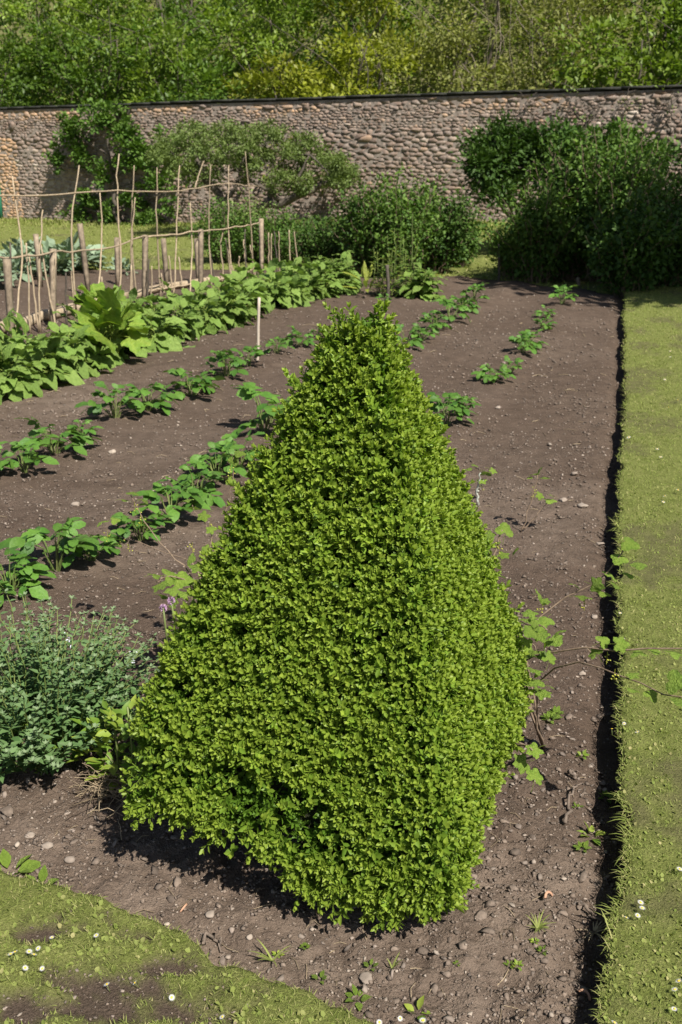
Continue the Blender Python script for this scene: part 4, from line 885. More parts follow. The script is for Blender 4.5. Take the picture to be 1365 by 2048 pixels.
# ------------------------------------------------------------------ potatoes
PL = [ruffle_tpl(.74, .32, 5, .42, 0., .02, 600 + i) for i in range(4)]
def potato_leaf(seed):
    r_ = np.random.default_rng(seed); a = Acc(); L_ = .12
    def add(base, d, s, up=(0, 0, 1.)):
        tp = PL[r_.integers(4)]; M_ = frames(np.array([d], float), np.array([up]) + r_.normal(size=(1, 3)) * .25)[0]; a.add((M_ @ (tp['V'] * s).T).T + base, tp['F'], r_.random(), 0)
    P = np.array([[0, 0, 0], [0, L_ * .5, .02], [0, L_, .018]]); V, F = tube(P, np.array([.003, .0025, .002]), 4, False); a.add(V, F, .6, .3)
    add(P[2], [r_.normal() * .2, 1, -.25], r_.uniform(.115, .15))
    for q, s in ((.85, .095), (.45, .08), (.62, .045)):
        for sg in (-1, 1):
            if r_.random() < .88: add(P[0] * (1 - q) + P[2] * q + [0, 0, .018], [sg, .55 + r_.normal() * .2, -.15 + r_.normal() * .2], s * r_.uniform(.8, 1.2))
    return a.mesh('leaf', M_POTATO)
POT = [potato_leaf(i) for i in range(6)]
def potato(px, py, s, label, group, n=15):
    g = G(px, py); z = float(soil_z(g[0], g[1])); root = thing('potato_plant', (g[0], g[1], z), label, 'potato plant', group); st = Acc()
    for k in range(n):
        an = k * 2.4 + rng.normal() * .4; lev = rng.random(); hh = s * (.035 + .15 * lev); rr = s * (.02 + .06 * (1 - lev) * rng.random() + .02)
        o_ = np.array([math.cos(an) * rr, math.sin(an) * rr, hh]); V, F = tube(wiggle([[o_[0] * .2, o_[1] * .2, -.02], o_ * [.7, .7, .6], o_], 5, .003), .004 * s, 4, False); st.add(V, F, rng.random())
        el = .05 + .55 * lev + rng.normal() * .15; d = np.array([[math.cos(an) * math.cos(el), math.sin(an) * math.cos(el), math.sin(el)]])
        M_ = frames(d, np.array([[0, 0, 1.]]) + rng.normal(size=(1, 3)) * .2)[0]
        obj('leaf', POT[rng.integers(6)], root, M=mat4(M_, o_, s * (rng.uniform(.72, 1.12) * (1 - .25 * lev))))
    st.build('stems', M_STEM, root)
R1 = [(-25, 960, 1.0), (50, 948, 1.1), (110, 915, .95), (165, 885, .75), (232, 845, 1.15), (298, 826, .9), (385, 795, 1.1), (452, 758, 1.1), (497, 738, 1.0), (555, 712, .8), (600, 697, .85), (636, 682, .7)]
R2 = [(22, 1195, .9), (112, 1150, 1.05), (185, 1128, .75), (282, 1085, .95), (345, 1045, 1.0), (392, 1000, 1.0), (435, 968, 1.05), (478, 940, .9), (530, 870, 1.15), (560, 850, .9), (812, 702, .85), (845, 688, .9), (868, 665, 1.1), (900, 648, 1.1), (925, 628, 1.1), (948, 610, .9)]
R3 = [(893, 858, .75), (925, 842, .7), (985, 768, .8), (1022, 752, .7), (1045, 714, .75), (1062, 700, .6), (1085, 668, .6), (1092, 640, .65), (1125, 614, .85)]
for nm, row in (('left', R1), ('middle', R2), ('right', R3)):
    for k, (px, py, s) in enumerate(row): potato(px, py, s * rng.uniform(.60, .98), f'potato plant in the {nm} potato row, {ORD[k]} from the front', 'potato plants in three rows', int(rng.integers(11, 17)))
potato(770, 612, .5, 'single small potato sprout just behind the box tip', None, 8)

# ------------------------------------------------------------------ row of leafy greens
GL = []
for i in range(6):
    a = Acc(); tp = ruffle_tpl(.58, .36 + .14 * (i % 3), 7, .55, .14, .07, 200 + i); a.add(tp['V'], tp['F'], .3 + .1 * i, 0); V, F = tube(np.array([[0, -.02, 0], [0, .2, 0], [0, .6, -.08]]), np.array([.022, .016, .008]), 4, False); a.add(V, F, 1., .35); GL.append(a.mesh('leaf', M_GREENS))
def greens(base, s, n, label, group, meshes=GL, name='leafy_green', cat='leafy green', z=None, elev=(.25, 1.35), lift=.75):
    base = np.array([base[0], base[1], float(soil_z(base[0], base[1])) if z is None else z]); root = thing(name, tuple(base), label, cat, group)
    for k in range(n):
        f = k / n; an = k * 2.399 + rng.normal() * .3; el = elev[0] + (elev[1] - elev[0]) * f + rng.normal() * .22; d = np.array([[math.cos(an) * math.cos(el), math.sin(an) * math.cos(el), math.sin(el)]])
        M_ = frames(d, np.array([[0, 0, 1.]]) + rng.normal(size=(1, 3)) * .35)[0]; o_ = np.array([math.cos(an), math.sin(an), 0]) * (.02 + .5 * s * rng.random() * (1 - .4 * f)) + [0, 0, .03 + lift * s * (.25 + .75 * f) * rng.random() ** .6]
        obj('leaf', meshes[rng.integers(len(meshes))], root, M=mat4(M_, o_, s * rng.uniform(.75, 1.15) * (1 - .2 * f)))
    return root
ga = np.array([-3.05, 6.55]); gb = np.array([-.62, 13.4])
for j, (o_, nm) in enumerate((((.17, -.08), 'front'), ((-.22, .10), 'rear'))):
    for k in range(16):
        f = (k + .5 * j) / 15.5; p_ = ga + (gb - ga) * f + o_ + rng.normal(size=2) * .04
        if nm == 'rear' and k in (4,): continue
        greens(p_, rng.uniform(.19, .26), 52, f'broad-leaved green in the {nm} line of the leafy row, {ORD[k]} from the left', 'leafy greens growing in a row', elev=(-.45, 1.05), lift=1.5)
HL = []
for i in range(4):
    a = Acc(); tp = lobed_tpl(5, .28, .06, .22, 400 + i, 34); a.add(tp['V'], tp['F'], tp['v'], tp['t']); V, F = tube(np.array([[0, -.6, -.35], [0, -.1, -.02], [0, .3, .02]]), .016, 4, False); a.add(V, F, 1., .5); HL.append(a.mesh('leaf', M_HOLLY))
g = G(235, 745); greens((g[0] - .12, g[1] + .35), .32, 26, 'large bright lobed-leaf plant standing above the leafy greens', None, HL, 'hollyhock_plant', 'plant', elev=(-.1, 1.1)).location.z += .20
g = G(195, 720); greens((g[0] - .1, g[1] + .5), .24, 18, 'smaller bright lobed-leaf plant behind the large one', None, HL, 'hollyhock_plant', 'plant', elev=(.1, 1.2)).location.z += .34
for k, (px, py) in enumerate(((585, 612), (615, 600), (640, 594), (600, 590), (660, 584), (630, 578), (680, 575))):
    greens(G(px, py), rng.uniform(.2, .26), 44, f'broad-leaved green at the far end of the leafy row, {ORD[k]} of the last seven', 'leafy greens growing in a row', elev=(-.45, 1.05), lift=1.5)
# plants at the far end of that row
YL = []
for i in range(3):
    a = Acc(); tp = leaf_tpl(.22, .25, .1, 4, .5, .05, .01, 220 + i); a.add(tp['V'], tp['F'], .6, .75); YL.append(a.mesh('leaf', M_GREENS))
SLn = []
for i in range(3):
    a = Acc(); tp = leaf_tpl(.26, .30, .1, 3, .45, .05, .01, 230 + i); a.add(tp['V'], tp['F'], .3 + .2 * i, .25 * i); SLn.append(a.mesh('leaf', M_GREENS))
g = G(735, 592); greens(g, .34, 16, 'yellowing strap-leaved plant at the end of the leafy row', None, YL, 'yellow_plant', 'plant', elev=(.1, 1.2))
def leafy_stalk(px, py, hts, lab, nst=7, tall=None, meshes=SLn, leaf=.15, cat='plant', name='tall_plant'):
    g = G(px, py); base = np.array([g[0], g[1], 0.]); root = thing(name, tuple(base), lab, cat)
    for k in range(nst):
        an = rng.random() * 6.3; r = rng.uniform(.02, .18); h = hts * rng.uniform(.7, 1.1) if not (tall and k == 0) else tall; bx = np.array([math.cos(an) * r, math.sin(an) * r, 0]); tip = bx * 1.5 + [0, 0, h]
        Q = wiggle([bx, (bx + tip) / 2, tip], 6, .01); a = Acc(); V, F = tube(Q, np.linspace(.008, .004, 6), 4, False); a.add(V, F, .5); a.build('stem', M_STEM, root)
        nl = int(14 + h * 12); 
        for j in range(nl):
            f = .05 + .9 * (j / nl) ** 1.0; a2 = j * 2.4 + rng.normal() * .3; el = .2 + .5 * f; d = np.array([[math.cos(a2) * math.cos(el), math.sin(a2) * math.cos(el), math.sin(el)]])
            if tall and k == 0 and f > .45: continue
            obj('leaf', meshes[rng.integers(len(meshes))], root, M=mat4(frames(d, np.array([[0, 0, 1.]]))[0], bx + (tip - bx) * f, leaf * (1.25 - .75 * f) * rng.uniform(.8, 1.2)))
    return root, base
leafy_stalk(770, 590, .62, 'upright light green leafy stalks beside the yellowing plant', 8)
leafy_stalk(800, 578, .75, 'taller light green leafy stalks behind the dark stake', 7)
r_, b_ = leafy_stalk(832, 596, .38, 'foxglove with one tall flower spike at the end of the row', 8, 1.05, GL, .22, 'foxglove', 'foxglove')
a = Acc(); n = 26; f = np.linspace(.5, .95, n); an = np.arange(n) * 2.4; pts = np.stack([np.cos(an) * .02, np.sin(an) * .02, f * 1.05], 1); a.inst(OVAL, frames(np.stack([np.cos(an), np.sin(an), -.6 + 0 * an], 1), np.tile([0, 0, 1.], (n, 1))), pts, np.linspace(.05, .02, n)); a.build('flower_spike', M_LIME, r_, kind='stuff')
leafy_stalk(690, 585, .40, 'low light green plant between leafy row and foxglove', 8, None, GL, .2)
leafy_stalk(660, 572, .45, 'green broad-leaved clump at the far end of the leafy row', 8, None, GL, .24)
# glaucous brassicas far left
KL = []
for i in range(3):
    a = Acc(); tp = ruffle_tpl(.34, .45, 8, .5, .1, .07, 240 + i); a.add(tp['V'], tp['F'], .2 + .3 * i, .2); KL.append(a.mesh('leaf', M_KALE))
for k, (px, py, s) in enumerate(((35, 560, .62), (95, 552, .6), (150, 545, .68), (-15, 575, .6), (185, 538, .45), (120, 535, .6), (60, 540, .6), (245, 548, .3))):
    greens(G(px, py), s * .62, 44, f'grey-green brassica behind the pea sticks, {ORD[k]} of the patch' if k < 7 else 'small grey-green brassica alone right of the patch', 'grey-green brassicas at the back left', KL, 'brassica', 'brassica', z=.0)

# ------------------------------------------------------------------ catmint and small plants at the left
def catmint(cx, cy, rx, ry, h, label, stems=170):
    root = thing('catmint', (cx, cy, 0), label, 'catmint'); st = Acc(); lf = Acc(); CL = leaf_tpl(.52, .22, .12, 2, .35)
    for k in range(stems):
        an = rng.random() * 6.283; r = math.sqrt(rng.random()); e = np.array([math.cos(an) * rx * r, math.sin(an) * ry * r, h * (1.0 - .50 * r * r) * rng.uniform(.6, 1.2)])
        b0 = e * [.45, .45, 0]; Q = wiggle([b0, (b0 + e) / 2 + [0, 0, e[2] * .12], e], 8, .006); V, F = tube(Q, np.linspace(.0028, .0014, 8), 3, False); st.add(V, F, rng.random())
        nn = 9; f = np.linspace(.25, 1, nn); s_ = np.linspace(0, 1, 8); P = np.stack([np.interp(f, s_, Q[:, j]) for j in range(3)], 1); ax = rng.random() * 3
        for sg in (0, np.pi):
            a_ = ax + np.arange(nn) * np.pi / 2 + sg + rng.normal(size=nn) * .25; el = .15 + .35 * f + rng.normal(size=nn) * .2; d = np.stack([np.cos(a_) * np.cos(el), np.sin(a_) * np.cos(el), np.sin(el)], 1)
            lf.inst(CL, frames(d, np.tile([0, 0, 1.], (nn, 1)) + rng.normal(size=(nn, 3)) * .25), P, (.050 - .032 * f) * rng.uniform(.8, 1.25, nn), t=np.clip((f - .55) * 1.6, 0, 1) * rng.random(nn))
        if True:                                                # leaf tufts at the tips
            a_ = rng.random(5) * 6.3; d = np.stack([np.cos(a_) * .6, np.sin(a_) * .6, np.full(5, .8)], 1); lf.inst(CL, frames(d, np.tile([0, 0, 1.], (5, 1))), np.repeat(P[-1:], 5, 0), np.full(5, .015), t=np.full(5, .8))
    st.build('stems', M_STEM, root); lf.build('foliage', M_CATMINT, root, kind='stuff'); return root
r_ = catmint(-.93, 2.70, .40, .44, .40, 'grey-green catmint clump at the left edge beside the box bush', 210)
for (px, py, Yd) in ((255, 1328, 2.55), (130, 1290, 2.6)):
    p_ = at(px, py, Yd) - np.array([-.93, 2.66, 0]); a = Acc(); n = 14; pts = p_ + rng.normal(size=(n, 3)) * [.006, .006, .012]; a.inst(OVAL, frames(rdir(n), rdir(n)), pts, np.full(n, .007))
    a.build('flower_spike', M_LILAC, r_)
LM = []
for i in range(3):
    a = Acc(); tp = leaf_tpl(.58, .2, .14, 3, .42, .04, .01, 260 + i); a.add(tp['V'], tp['F'], .2 + .3 * i, .3 * i); LM.append(a.mesh('leaf', M_LIME))
SG = []
for i in range(3):
    a = Acc(); tp = leaf_tpl(.60, .2, .14, 3, .42, .04, .01, 270 + i); a.add(tp['V'], tp['F'], .3 + .3 * i, .1); SG.append(a.mesh('leaf', M_CURRANT))
def small_plant(px, py, s, n, lab, meshes, name='small_plant', h=.0, cat='plant', elev=(.1, 1.2), group=None):
    g = G(px, py); z = float(max(soil_z(g[0], g[1]), lawn_z(g[0], g[1]) if g[1] < lawn_edge_y(g[0]) else -9)); root = thing(name, (g[0], g[1], z), lab, cat, group)
    for k in range(n):
        f = k / n; an = k * 2.399 + rng.random() * .5; el = elev[0] + (elev[1] - elev[0]) * f; d = np.array([[math.cos(an) * math.cos(el), math.sin(an) * math.cos(el), math.sin(el)]]); o_ = np.array([math.cos(an) * (.25 + (1.2 if h > .1 else 0) * rng.random()) * s, math.sin(an) * (.25 + (1.2 if h > .1 else 0) * rng.random()) * s, .004 + h * (f if k % 2 else rng.random())])
        obj('leaf', meshes[rng.integers(len(meshes))], root, M=mat4(frames(d, np.array([[0, 0, 1.]]) + rng.normal(size=(1, 3)) * .2)[0], o_, s * rng.uniform(.7, 1.2)))
    if h:
        a = Acc(); V, F = tube(np.array([[0, 0, -.01], [.004, 0, h * .5], [0, .004, h]]), .003, 4); a.add(V, F); a.build('stem', M_STEM, root)
    return root
small_plant(238, 1570, .045, 70, 'yellow-green nettle-like plant against the left of the box bush', LM, h=.22)
small_plant(205, 1545, .042, 50, 'second lime green plant between catmint and box bush', LM, h=.16)
small_plant(268, 1575, .042, 50, 'lime green shoots pressed into the left side of the box', LM, h=.26)
small_plant(128, 1510, .045, 16, 'small lime rosette below the catmint', LM, h=.05)
small_plant(85, 1490, .045, 16, 'lime green seedling at the foot of the catmint', LM, h=.06)
small_plant(82, 1552, .018, 10, 'tiny green seedling on the soil below the catmint', SG, h=.02)
small_plant(15, 1470, .07, 22, 'green bushy herb at the left edge under the catmint', SG, h=.1)
small_plant(8, 1515, .07, 16, 'broad-leaved weed cut by the left picture edge', SG, h=.05)
small_plant(18, 1745, .075, 7, 'broad dock leaves at the left edge of the front lawn', SG, elev=(.2, .9))
small_plant(80, 1775, .05, 4, 'pale upturned dock leaf beside the front lawn', SG, elev=(.7, 1.2))
for k, (px, py, s, n, lab) in enumerate(((1185, 1660, .045, 5, 'pair of broad weed leaves in the path edge shadow'), (1155, 1605, .022, 5, 'small weed leaf near the path edge'), (1165, 1700, .025, 7, 'weed seedling at the dark path edge'), (1035, 1935, .016, 8, 'small weed seedling among the clods, right of the bush'), (1020, 1930, .014, 7, 'tiny weed beside the seedling among the clods'), (1085, 1905, .016, 8, 'low green weed patch on the stony soil'), (1070, 1885, .014, 9, 'fine weed on the stony soil right of the bush'),
                                          (715, 1998, .034, 6, 'flat weed leaves in front of the round stone'), (742, 1935, .022, 4, 'green leaf behind the round pinkish stone'), (835, 2030, .035, 3, 'single large leaf at the bottom edge'), (915, 1935, .012, 6, 'tiny sprout on the pale clods'), (1215, 1575, .03, 10, 'bright weed hugging the cut path edge'), (1165, 1510, .026, 8, 'weed in the soil strip right of the bush'), (1100, 1440, .04, 12, 'feathery green weed in the soil strip'), (1110, 1430, .03, 10, 'second weed in the soil strip beside the feathery one'), (555, 1908, .016, 4, 'round leaf seedling in front of the bush shadow'), (610, 1895, .014, 12, 'small green sprouts at the rim of the bush shadow'), (640, 1960, .022, 4, 'upright yellow-green sprout before the bush shadow'))):
    small_plant(px, py, s * .8, n + 2, lab, SG if k % 3 else LM, 'weed', group='weeds on the soil', cat='weed')
def strap(px, py, n, L_, lab, mat=M_STEM, name='strap_leaf_plant', spread=1.0, droop=.5, wd=.012):
    g = G(px, py); z = float(soil_z(g[0], g[1])); root = thing(name, (g[0], g[1], z), lab, 'plant')
    for k in range(n):
        an = rng.random() * 6.3; a = Acc(); q = np.linspace(0, 1, 7); l_ = L_ * rng.uniform(.6, 1.1); hx = spread * l_ * q ** 1.2; hz = l_ * (q * .9 - droop * q ** 2.2)
        c, s_ = math.cos(an), math.sin(an); W_ = wd * (1 - q ** 2.5) + .0006; V = np.concatenate([np.stack([c * hx - s_ * W_ * sg, s_ * hx + c * W_ * sg, np.maximum(hz, .004)], 1) for sg in (-.5, .5)]); i = np.arange(6); a.add(V, [np.stack([i, i + 1, i + 8, i + 7], 1)], rng.random(), .2 * rng.random()); a.build('leaf', mat, root)
strap(55, 1480, 9, .22, 'drooping strap-leaved clump below the catmint', M_CURRANT); strap(165, 1490, 4, .13, 'narrow strap leaves poking from the catmint', M_CURRANT)
strap(785, 1940, 4, .05, 'thin grass tuft right of the round stone', M_GRASS, 'grass_tuft', .5, .3, .004); strap(1075, 1865, 22, .05, 'fine grass tuft on the clods right of the bush', M_GRASS, 'grass_tuft', .8, .4, .003); strap(545, 1925, 8, .06, 'long grass blades at the lawn edge', M_GRASS, 'grass_tuft', .9, .4, .004); strap(1190, 1850, 14, .05, 'dry grass tuft beside the path shadow', M_STRAW, 'grass_tuft', 1., .5, .003)
g = G(250, 1590); root = thing('dry_grass_tuft', (g[0], g[1], 0), 'tangle of dry straw-coloured stems left of the box bush', 'dry grass'); a = Acc()
for k in range(120):
    an = rng.random() * 6.3; l_ = rng.uniform(.04, .15); c, s_ = math.cos(an), math.sin(an); b0 = np.array([rng.normal() * .05, rng.normal() * .05, rng.random() * .05]); P = [b0, b0 + [c * l_ * .5 + rng.normal() * .02, s_ * l_ * .5 + rng.normal() * .02, l_ * .3], b0 + [c * l_, s_ * l_, max(.005, l_ * rng.uniform(-.2, .5))]]
    V, F = tube(wiggle(P, 6, .004), .0013, 3, False); a.add(V, F, rng.random())
a.build('stalks', M_STRAW, root, kind='stuff')
for k, (px, py, Yd, gx, gy) in enumerate(((327, 1216, 2.62, 340, 1440), (343, 1202, 2.66, 352, 1440))):
    tp = at(px, py, Yd); g = np.array([tp[0] + .02, tp[1], .0]); root = thing('allium', tuple(g), ('purple allium bud on a tall stem left of the box bush', 'second allium bud, half hidden behind the box edge')[k], 'allium', 'alliums beside the box bush'); t_ = tp - g
    a = Acc(); V, F = tube(wiggle([[0, 0, 0], t_ * [.3, .3, .5], t_], 8, .003), np.linspace(.0045, .003, 8), 6); a.add(V, F); a.build('stem', M_STEM, root, smooth=True)
    a = Acc(); n = 70; d = rdir(n); a.inst(OVAL, frames(d + [0, 0, .5], rdir(n)), t_ + d * [.005, .005, .007], np.full(n, .008)); a.build('flower_head', M_PURPLE, root)
# roots lying on the right-hand soil strip
for k, pts in enumerate(([(1130, 1650), (1138, 1610), (1145, 1580), (1165, 1570)], [(1160, 1812), (1180, 1828), (1212, 1835)], [(1150, 1560), (1135, 1540), (1160, 1545)], [(405, 1895), (425, 1880), (445, 1890), (440, 1915)])):
    P = np.array([G(*p_) for p_ in pts]); P[:, 2] = soil_z(P[:, 0], P[:, 1]) + .012; b0 = P[0].copy(); a = Acc(); V, F = tube(wiggle(P, 14, .005) - b0, np.linspace(.0055, .002, 14), 6); a.add(V, F)
    o = a.build('dead_root', M_CLOD, smooth=True, label=('crooked brown root lying in the strip right of the bush', 'dark root reaching into the path edge shadow', 'small forked root above the crooked one', 'curled grey root at the front lawn edge')[k], cat='root'); o.location = tuple(b0)

# ------------------------------------------------------------------ currant bushes either side of the box
CL_ = []
for i in range(4):
    a = Acc(); tp = lobed_tpl(5 if i % 2 else 3, .34, .07, .15, 500 + i, 30); a.add(tp['V'], tp['F'], tp['v'], tp['t'] * .6); V, F = tube(np.array([[0, -.35, -.12], [0, 0, 0], [0, .3, .02]]), .012, 3, False); a.add(V, F, .9, .6); CL_.append(a.mesh('leaf', M_CURRANT))
def currant(name, base, stems, leaves, berries, label, mat=M_TWIG):
    base = np.asarray(base, float); root = thing(name, tuple(base), label, 'currant bush')
    for P, r0 in stems:
        a = Acc(); V, F = tube(wiggle(P, 12, .004) - base, np.linspace(r0, r0 * .45, 12), 5); a.add(V, F); a.build('stem', mat, root, smooth=True)
    for px, py, Yd, s in leaves:
        p_ = at(px, py, Yd) - base; an = rng.random() * 6.3; el = rng.uniform(-.45, .35); d = np.array([[math.cos(an) * math.cos(el), math.sin(an) * math.cos(el) - .35, math.sin(el)]]); M_ = frames(d, np.array([[0, -.25, 1.]]) + rng.normal(size=(1, 3)) * .4)[0]
        obj('leaf', CL_[rng.integers(4)], root, M=mat4(M_, p_ - M_ @ np.array([0, .4, 0]) * s * .85, s * .85))
    for px, py, Yd, n in berries:
        p_ = at(px, py, Yd) - base; a = Acc(); m = n; pts = p_ + np.stack([rng.normal(size=m) * .007, rng.normal(size=m) * .007, -np.arange(m) * .0045], 1); a.inst(ICO[0], np.tile(np.eye(3), (m, 1, 1)), pts, np.full(m, .008)); V, F = tube(np.array([p_ + [0, 0, .01], p_ - [0, 0, m * .0045]]), .0008, 3, False); a.add(V, F); a.build('berry_cluster', M_BERRY, root, smooth=True)
b = np.array([.62, 2.62, 0.])
st = [([b, at(1040, 1340, 2.6), at(1030, 1305, 2.5), at(1150, 1298, 2.4), at(1250, 1297, 2.32), at(1365, 1300, 2.25), at(1450, 1290, 2.2)], .0038),
      ([b, at(1030, 1270, 2.7), at(1090, 1215, 2.75), at(1160, 1185, 2.72), at(1215, 1150, 2.7), at(1258, 1085, 2.7)], .0034),
      ([b, at(1050, 1330, 2.5), at(1190, 1315, 2.35), at(1260, 1365, 2.2), at(1365, 1400, 2.1), at(1420, 1410, 2.05)], .003),
      ([b, at(985, 1180, 2.75), at(985, 1120, 2.78), at(1005, 1060, 2.8)], .005), ([b, at(1050, 1370, 2.45), at(1062, 1420, 2.3)], .004), ([b, at(1020, 1480, 2.25), at(1065, 1500, 2.12)], .004),
      ([b, at(1000, 1250, 2.62), at(1045, 1240, 2.55), at(1095, 1260, 2.45)], .004)]
lv = [(1205, 1283, 2.36, .055), (1192, 1306, 2.36, .06), (1238, 1288, 2.32, .06), (1278, 1308, 2.3, .055), (1345, 1306, 2.25, .06), (1310, 1300, 2.3, .045), (1165, 1193, 2.7, .07), (1190, 1170, 2.7, .07), (1222, 1152, 2.7, .07), (1240, 1115, 2.7, .07), (1256, 1085, 2.7, .075), (1278, 1128, 2.66, .065), (1205, 1185, 2.68, .055), (1262, 1150, 2.68, .05), (1150, 1170, 2.72, .05), (1235, 1172, 2.66, .05),
      (1345, 1362, 2.12, .08), (1262, 1378, 2.2, .05), (1302, 1392, 2.16, .05), (1360, 1400, 2.1, .06), (1270, 1350, 2.2, .045), (1050, 1255, 2.55, .075), (1083, 1278, 2.5, .075), (1028, 1240, 2.6, .075), (1012, 1262, 2.6, .07), (1045, 1305, 2.5, .08), (1060, 1250, 2.5, .06), (1025, 1290, 2.55, .07), (1070, 1310, 2.45, .06), (1095, 1265, 2.45, .05), (1060, 1382, 2.42, .06), (1040, 1362, 2.48, .06), (1075, 1372, 2.4, .04),
      (985, 1090, 2.78, .07), (1010, 1062, 2.8, .075), (975, 1070, 2.8, .06), (1008, 1108, 2.78, .05), (990, 1130, 2.76, .055), (1030, 1102, 2.8, .045), (1000, 1150, 2.75, .05), (975, 1110, 2.78, .06), (1072, 1498, 2.13, .06), (1048, 1525, 2.15, .07), (1070, 1555, 2.12, .065), (1078, 1190, 2.75, .06), (1090, 1200, 2.75, .045), (1065, 1205, 2.75, .04)]
lv = [(px + (24 if px < 1100 and 1200 < py < 1400 else 0), py, Yd, q) for px, py, Yd, q in lv] + [(1062 + 9 * k % 40, 1225 + 23 * k % 170, 2.46 - .01 * k, .06) for k in range(10)]
currant('currant_bush', b, st, lv, [(1215, 1310, 2.34, 6), (1170, 1205, 2.7, 6), (1035, 1275, 2.52, 7), (1000, 1085, 2.78, 7), (1230, 1345, 2.25, 5), (1085, 1212, 2.74, 5)], 'sprawling currant bush with thin branches reaching right over the path')
g = G(957, 1012); b = g.copy()
currant('currant_shoot', b, [([b, at(955, 975, b[1]), at(962, 945, b[1])], .008), ([at(957, 985, b[1]), at(968, 960, b[1])], .004)], [(938, 937, b[1], .07), (972, 945, b[1], .085), (962, 962, b[1], .07), (985, 940, b[1], .06), (950, 930, b[1], .05)], [(966, 972, b[1], 6)], 'short lichen-covered currant stem with a leafy top', M_LICHEN)
g = G(1042, 1065); b = g.copy()
currant('currant_shoot', b, [([b, at(1062, 1010, b[1]), at(1076, 950, b[1])], .004), ([b, at(1068, 1035, b[1]), at(1095, 1005, b[1])], .004)], [(1070, 948, b[1], .075), (1090, 955, b[1], .07), (1080, 940, b[1], .06), (1098, 1000, b[1], .085), (1078, 990, b[1], .06), (1102, 990, b[1], .05), (1060, 955, b[1], .045)], [(1070, 975, b[1], 7), (1064, 990, b[1], 5)], 'thin forked currant shoot right of the lichen-covered stem')
b = np.array([-.5, 2.95, 0.])
st = [([b, at(400, 1130, 2.95), at(335, 1120, 3.0), at(300, 1060, 3.05), at(262, 990, 3.1)], .003), ([b, at(390, 1160, 2.9), at(335, 1150, 2.9), at(310, 1165, 2.85)], .003), ([b, at(420, 1120, 3.0), at(350, 1110, 3.1), at(270, 1085, 3.2), at(205, 1060, 3.3)], .0026), ([b, at(430, 1080, 3.0), at(410, 1050, 3.05), at(385, 1010, 3.1)], .0026), ([b, at(455, 1040, 3.0), at(462, 975, 3.0), at(468, 915, 3.0)], .003)]
lv = [(338, 1152, 2.9, .085), (320, 1170, 2.86, .075), (362, 1158, 2.9, .085), (372, 1190, 2.86, .07), (400, 1135, 2.92, .075), (328, 1192, 2.84, .065), (308, 1150, 2.86, .06), (380, 1118, 2.95, .06), (350, 1180, 2.84, .075), (345, 1205, 2.82, .05), (395, 1160, 2.88, .06), (265, 985, 3.1, .06), (285, 1000, 3.08, .06), (250, 1000, 3.1, .05), (205, 1045, 3.3, .06), (228, 1040, 3.28, .05), (390, 1015, 3.1, .065), (410, 1030, 3.05, .06), (375, 1000, 3.1, .05), (470, 920, 3.0, .05), (460, 960, 3.0, .045), (480, 905, 3.0, .05), (425, 1060, 3.02, .05), (440, 1085, 2.98, .055), (415, 1098, 2.98, .05)]
currant('currant_bush', b, st, lv, [(270, 1010, 3.08, 8), (282, 1035, 3.06, 7), (215, 1065, 3.3, 7), (240, 1080, 3.26, 7), (258, 1090, 3.22, 6), (462, 935, 3.0, 7), (420, 1050, 3.05, 6), (385, 1090, 3.0, 6)], 'currant bush with yellow-green flower strings behind the left of the box')

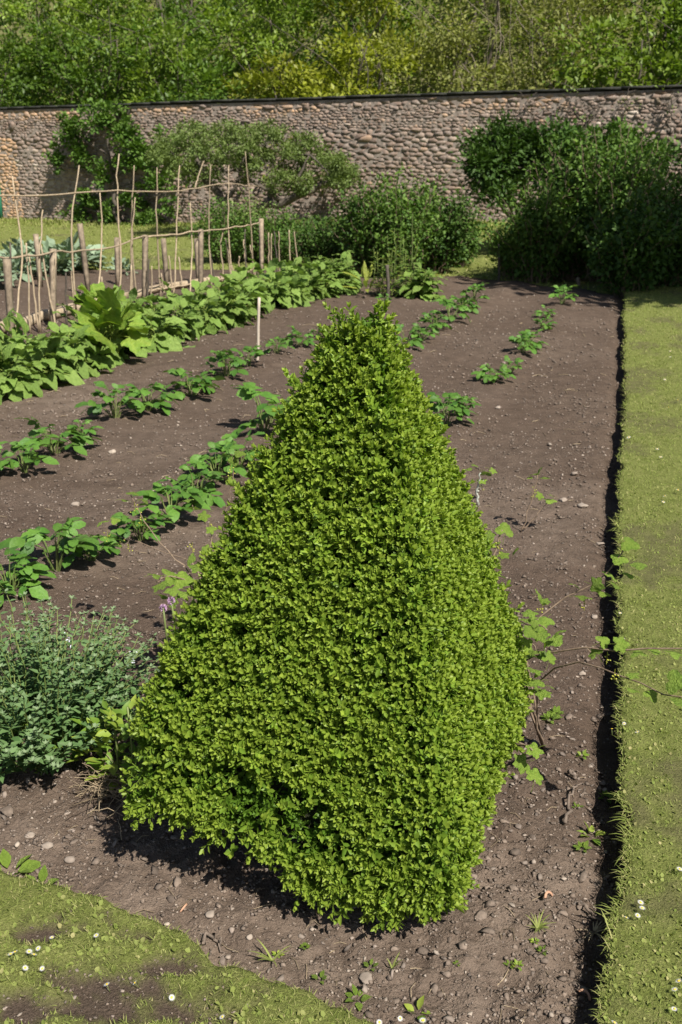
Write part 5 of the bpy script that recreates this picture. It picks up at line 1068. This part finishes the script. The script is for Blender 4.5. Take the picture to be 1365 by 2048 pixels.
# ------------------------------------------------------------------ daisies
def daisy_meshes():
    a = Acc(); n = 18; an = np.arange(n) * 2 * np.pi / n; PT = leaf_tpl(.24, .05, .05, 1, .7); a.inst(PT, frames(np.stack([np.cos(an), np.sin(an), .18 + 0 * an], 1), np.tile([0, 0, 1.], (n, 1))), np.stack([np.cos(an) * .15, np.sin(an) * .15, 0 * an], 1), np.full(n, .85)); pet = a.mesh('petals', M_WHITE)
    a = Acc(); tp = ico(900, .02, 1); a.add(tp['V'] * [1.0, 1.0, .6] + [0, 0, .12], tp['F']); eye = a.mesh('flower_eye', M_YEL, True)
    a = Acc(); V, F = tube(np.array([[.2, .1, -2.2], [.05, 0, -1], [0, 0, 0]]), .09, 4); a.add(V, F); stm = a.mesh('stalk', M_STEM); return pet, eye, stm
PET, EYE, STK = daisy_meshes()
D_LEFT = [(22, 1908), (30, 1904), (59, 1903), (77, 1897), (68, 1909), (51, 1936), (85, 1937), (104, 1875), (193, 1871), (214, 1969), (270, 1966), (344, 1995), (445, 2034)]
D_MID = [(759, 2045), (801, 2037), (846, 2041)]
D_RIGHT = [(1282, 1805), (1285, 1816), (1276, 1831), (1253, 1835), (1358, 1962), (1350, 1979), (1349, 2018), (1229, 2045), (1360, 1738), (1275, 1464), (1249, 1447), (1224, 1458), (1236, 1285), (1248, 1278), (1241, 1226), (1327, 1004), (1330, 992), (1356, 980), (1322, 914), (1315, 898), (1258, 875), (1337, 815), (1356, 800), (1330, 759), (1341, 714), (1341, 702)]
D_LEFT.sort(); D_RIGHT.sort(key=lambda q: -q[1])
def daisy(px, py, zf, lab, grp):
    g = G(px, py, .05); z = float(zf(g[0], g[1])); h = .022; g = G(px, py, z + h); far = np.clip(g[1] / 3.4, 1, 1.7); s = .0078 * far * rng.uniform(.8, 1.15)
    r_ = thing('daisy', (g[0], g[1], z + h), lab, 'daisy', grp); r_.rotation_euler = (rng.normal() * .25 + .25, rng.normal() * .25, rng.random() * 6)
    for nm, me in (('petals', PET), ('flower_eye', EYE), ('stalk', STK)): obj(nm, me, r_, M=mat4(np.eye(3), (0, 0, 0), s))
for k, (px, py) in enumerate(D_LEFT): daisy(px, py, lawn_z, f'white daisy on the front left lawn, {ORD[k]} from the left', 'daisies on the front lawn')
for k, (px, py) in enumerate(D_MID): daisy(px, py, lambda x, y: soil_z(x, y) + .02, f"white daisy at the bottom edge below the bush, {('left', 'middle', 'right')[k]} one of three", 'daisies at the bottom edge')
for k, (px, py) in enumerate(D_RIGHT): daisy(px, py, path_z, f"white daisy on the right grass path, {ORD[k] if k < 14 else ORD[len(D_RIGHT) - 1 - k]} {'from the front' if k < 14 else 'from the far end'}", 'daisies on the grass path')
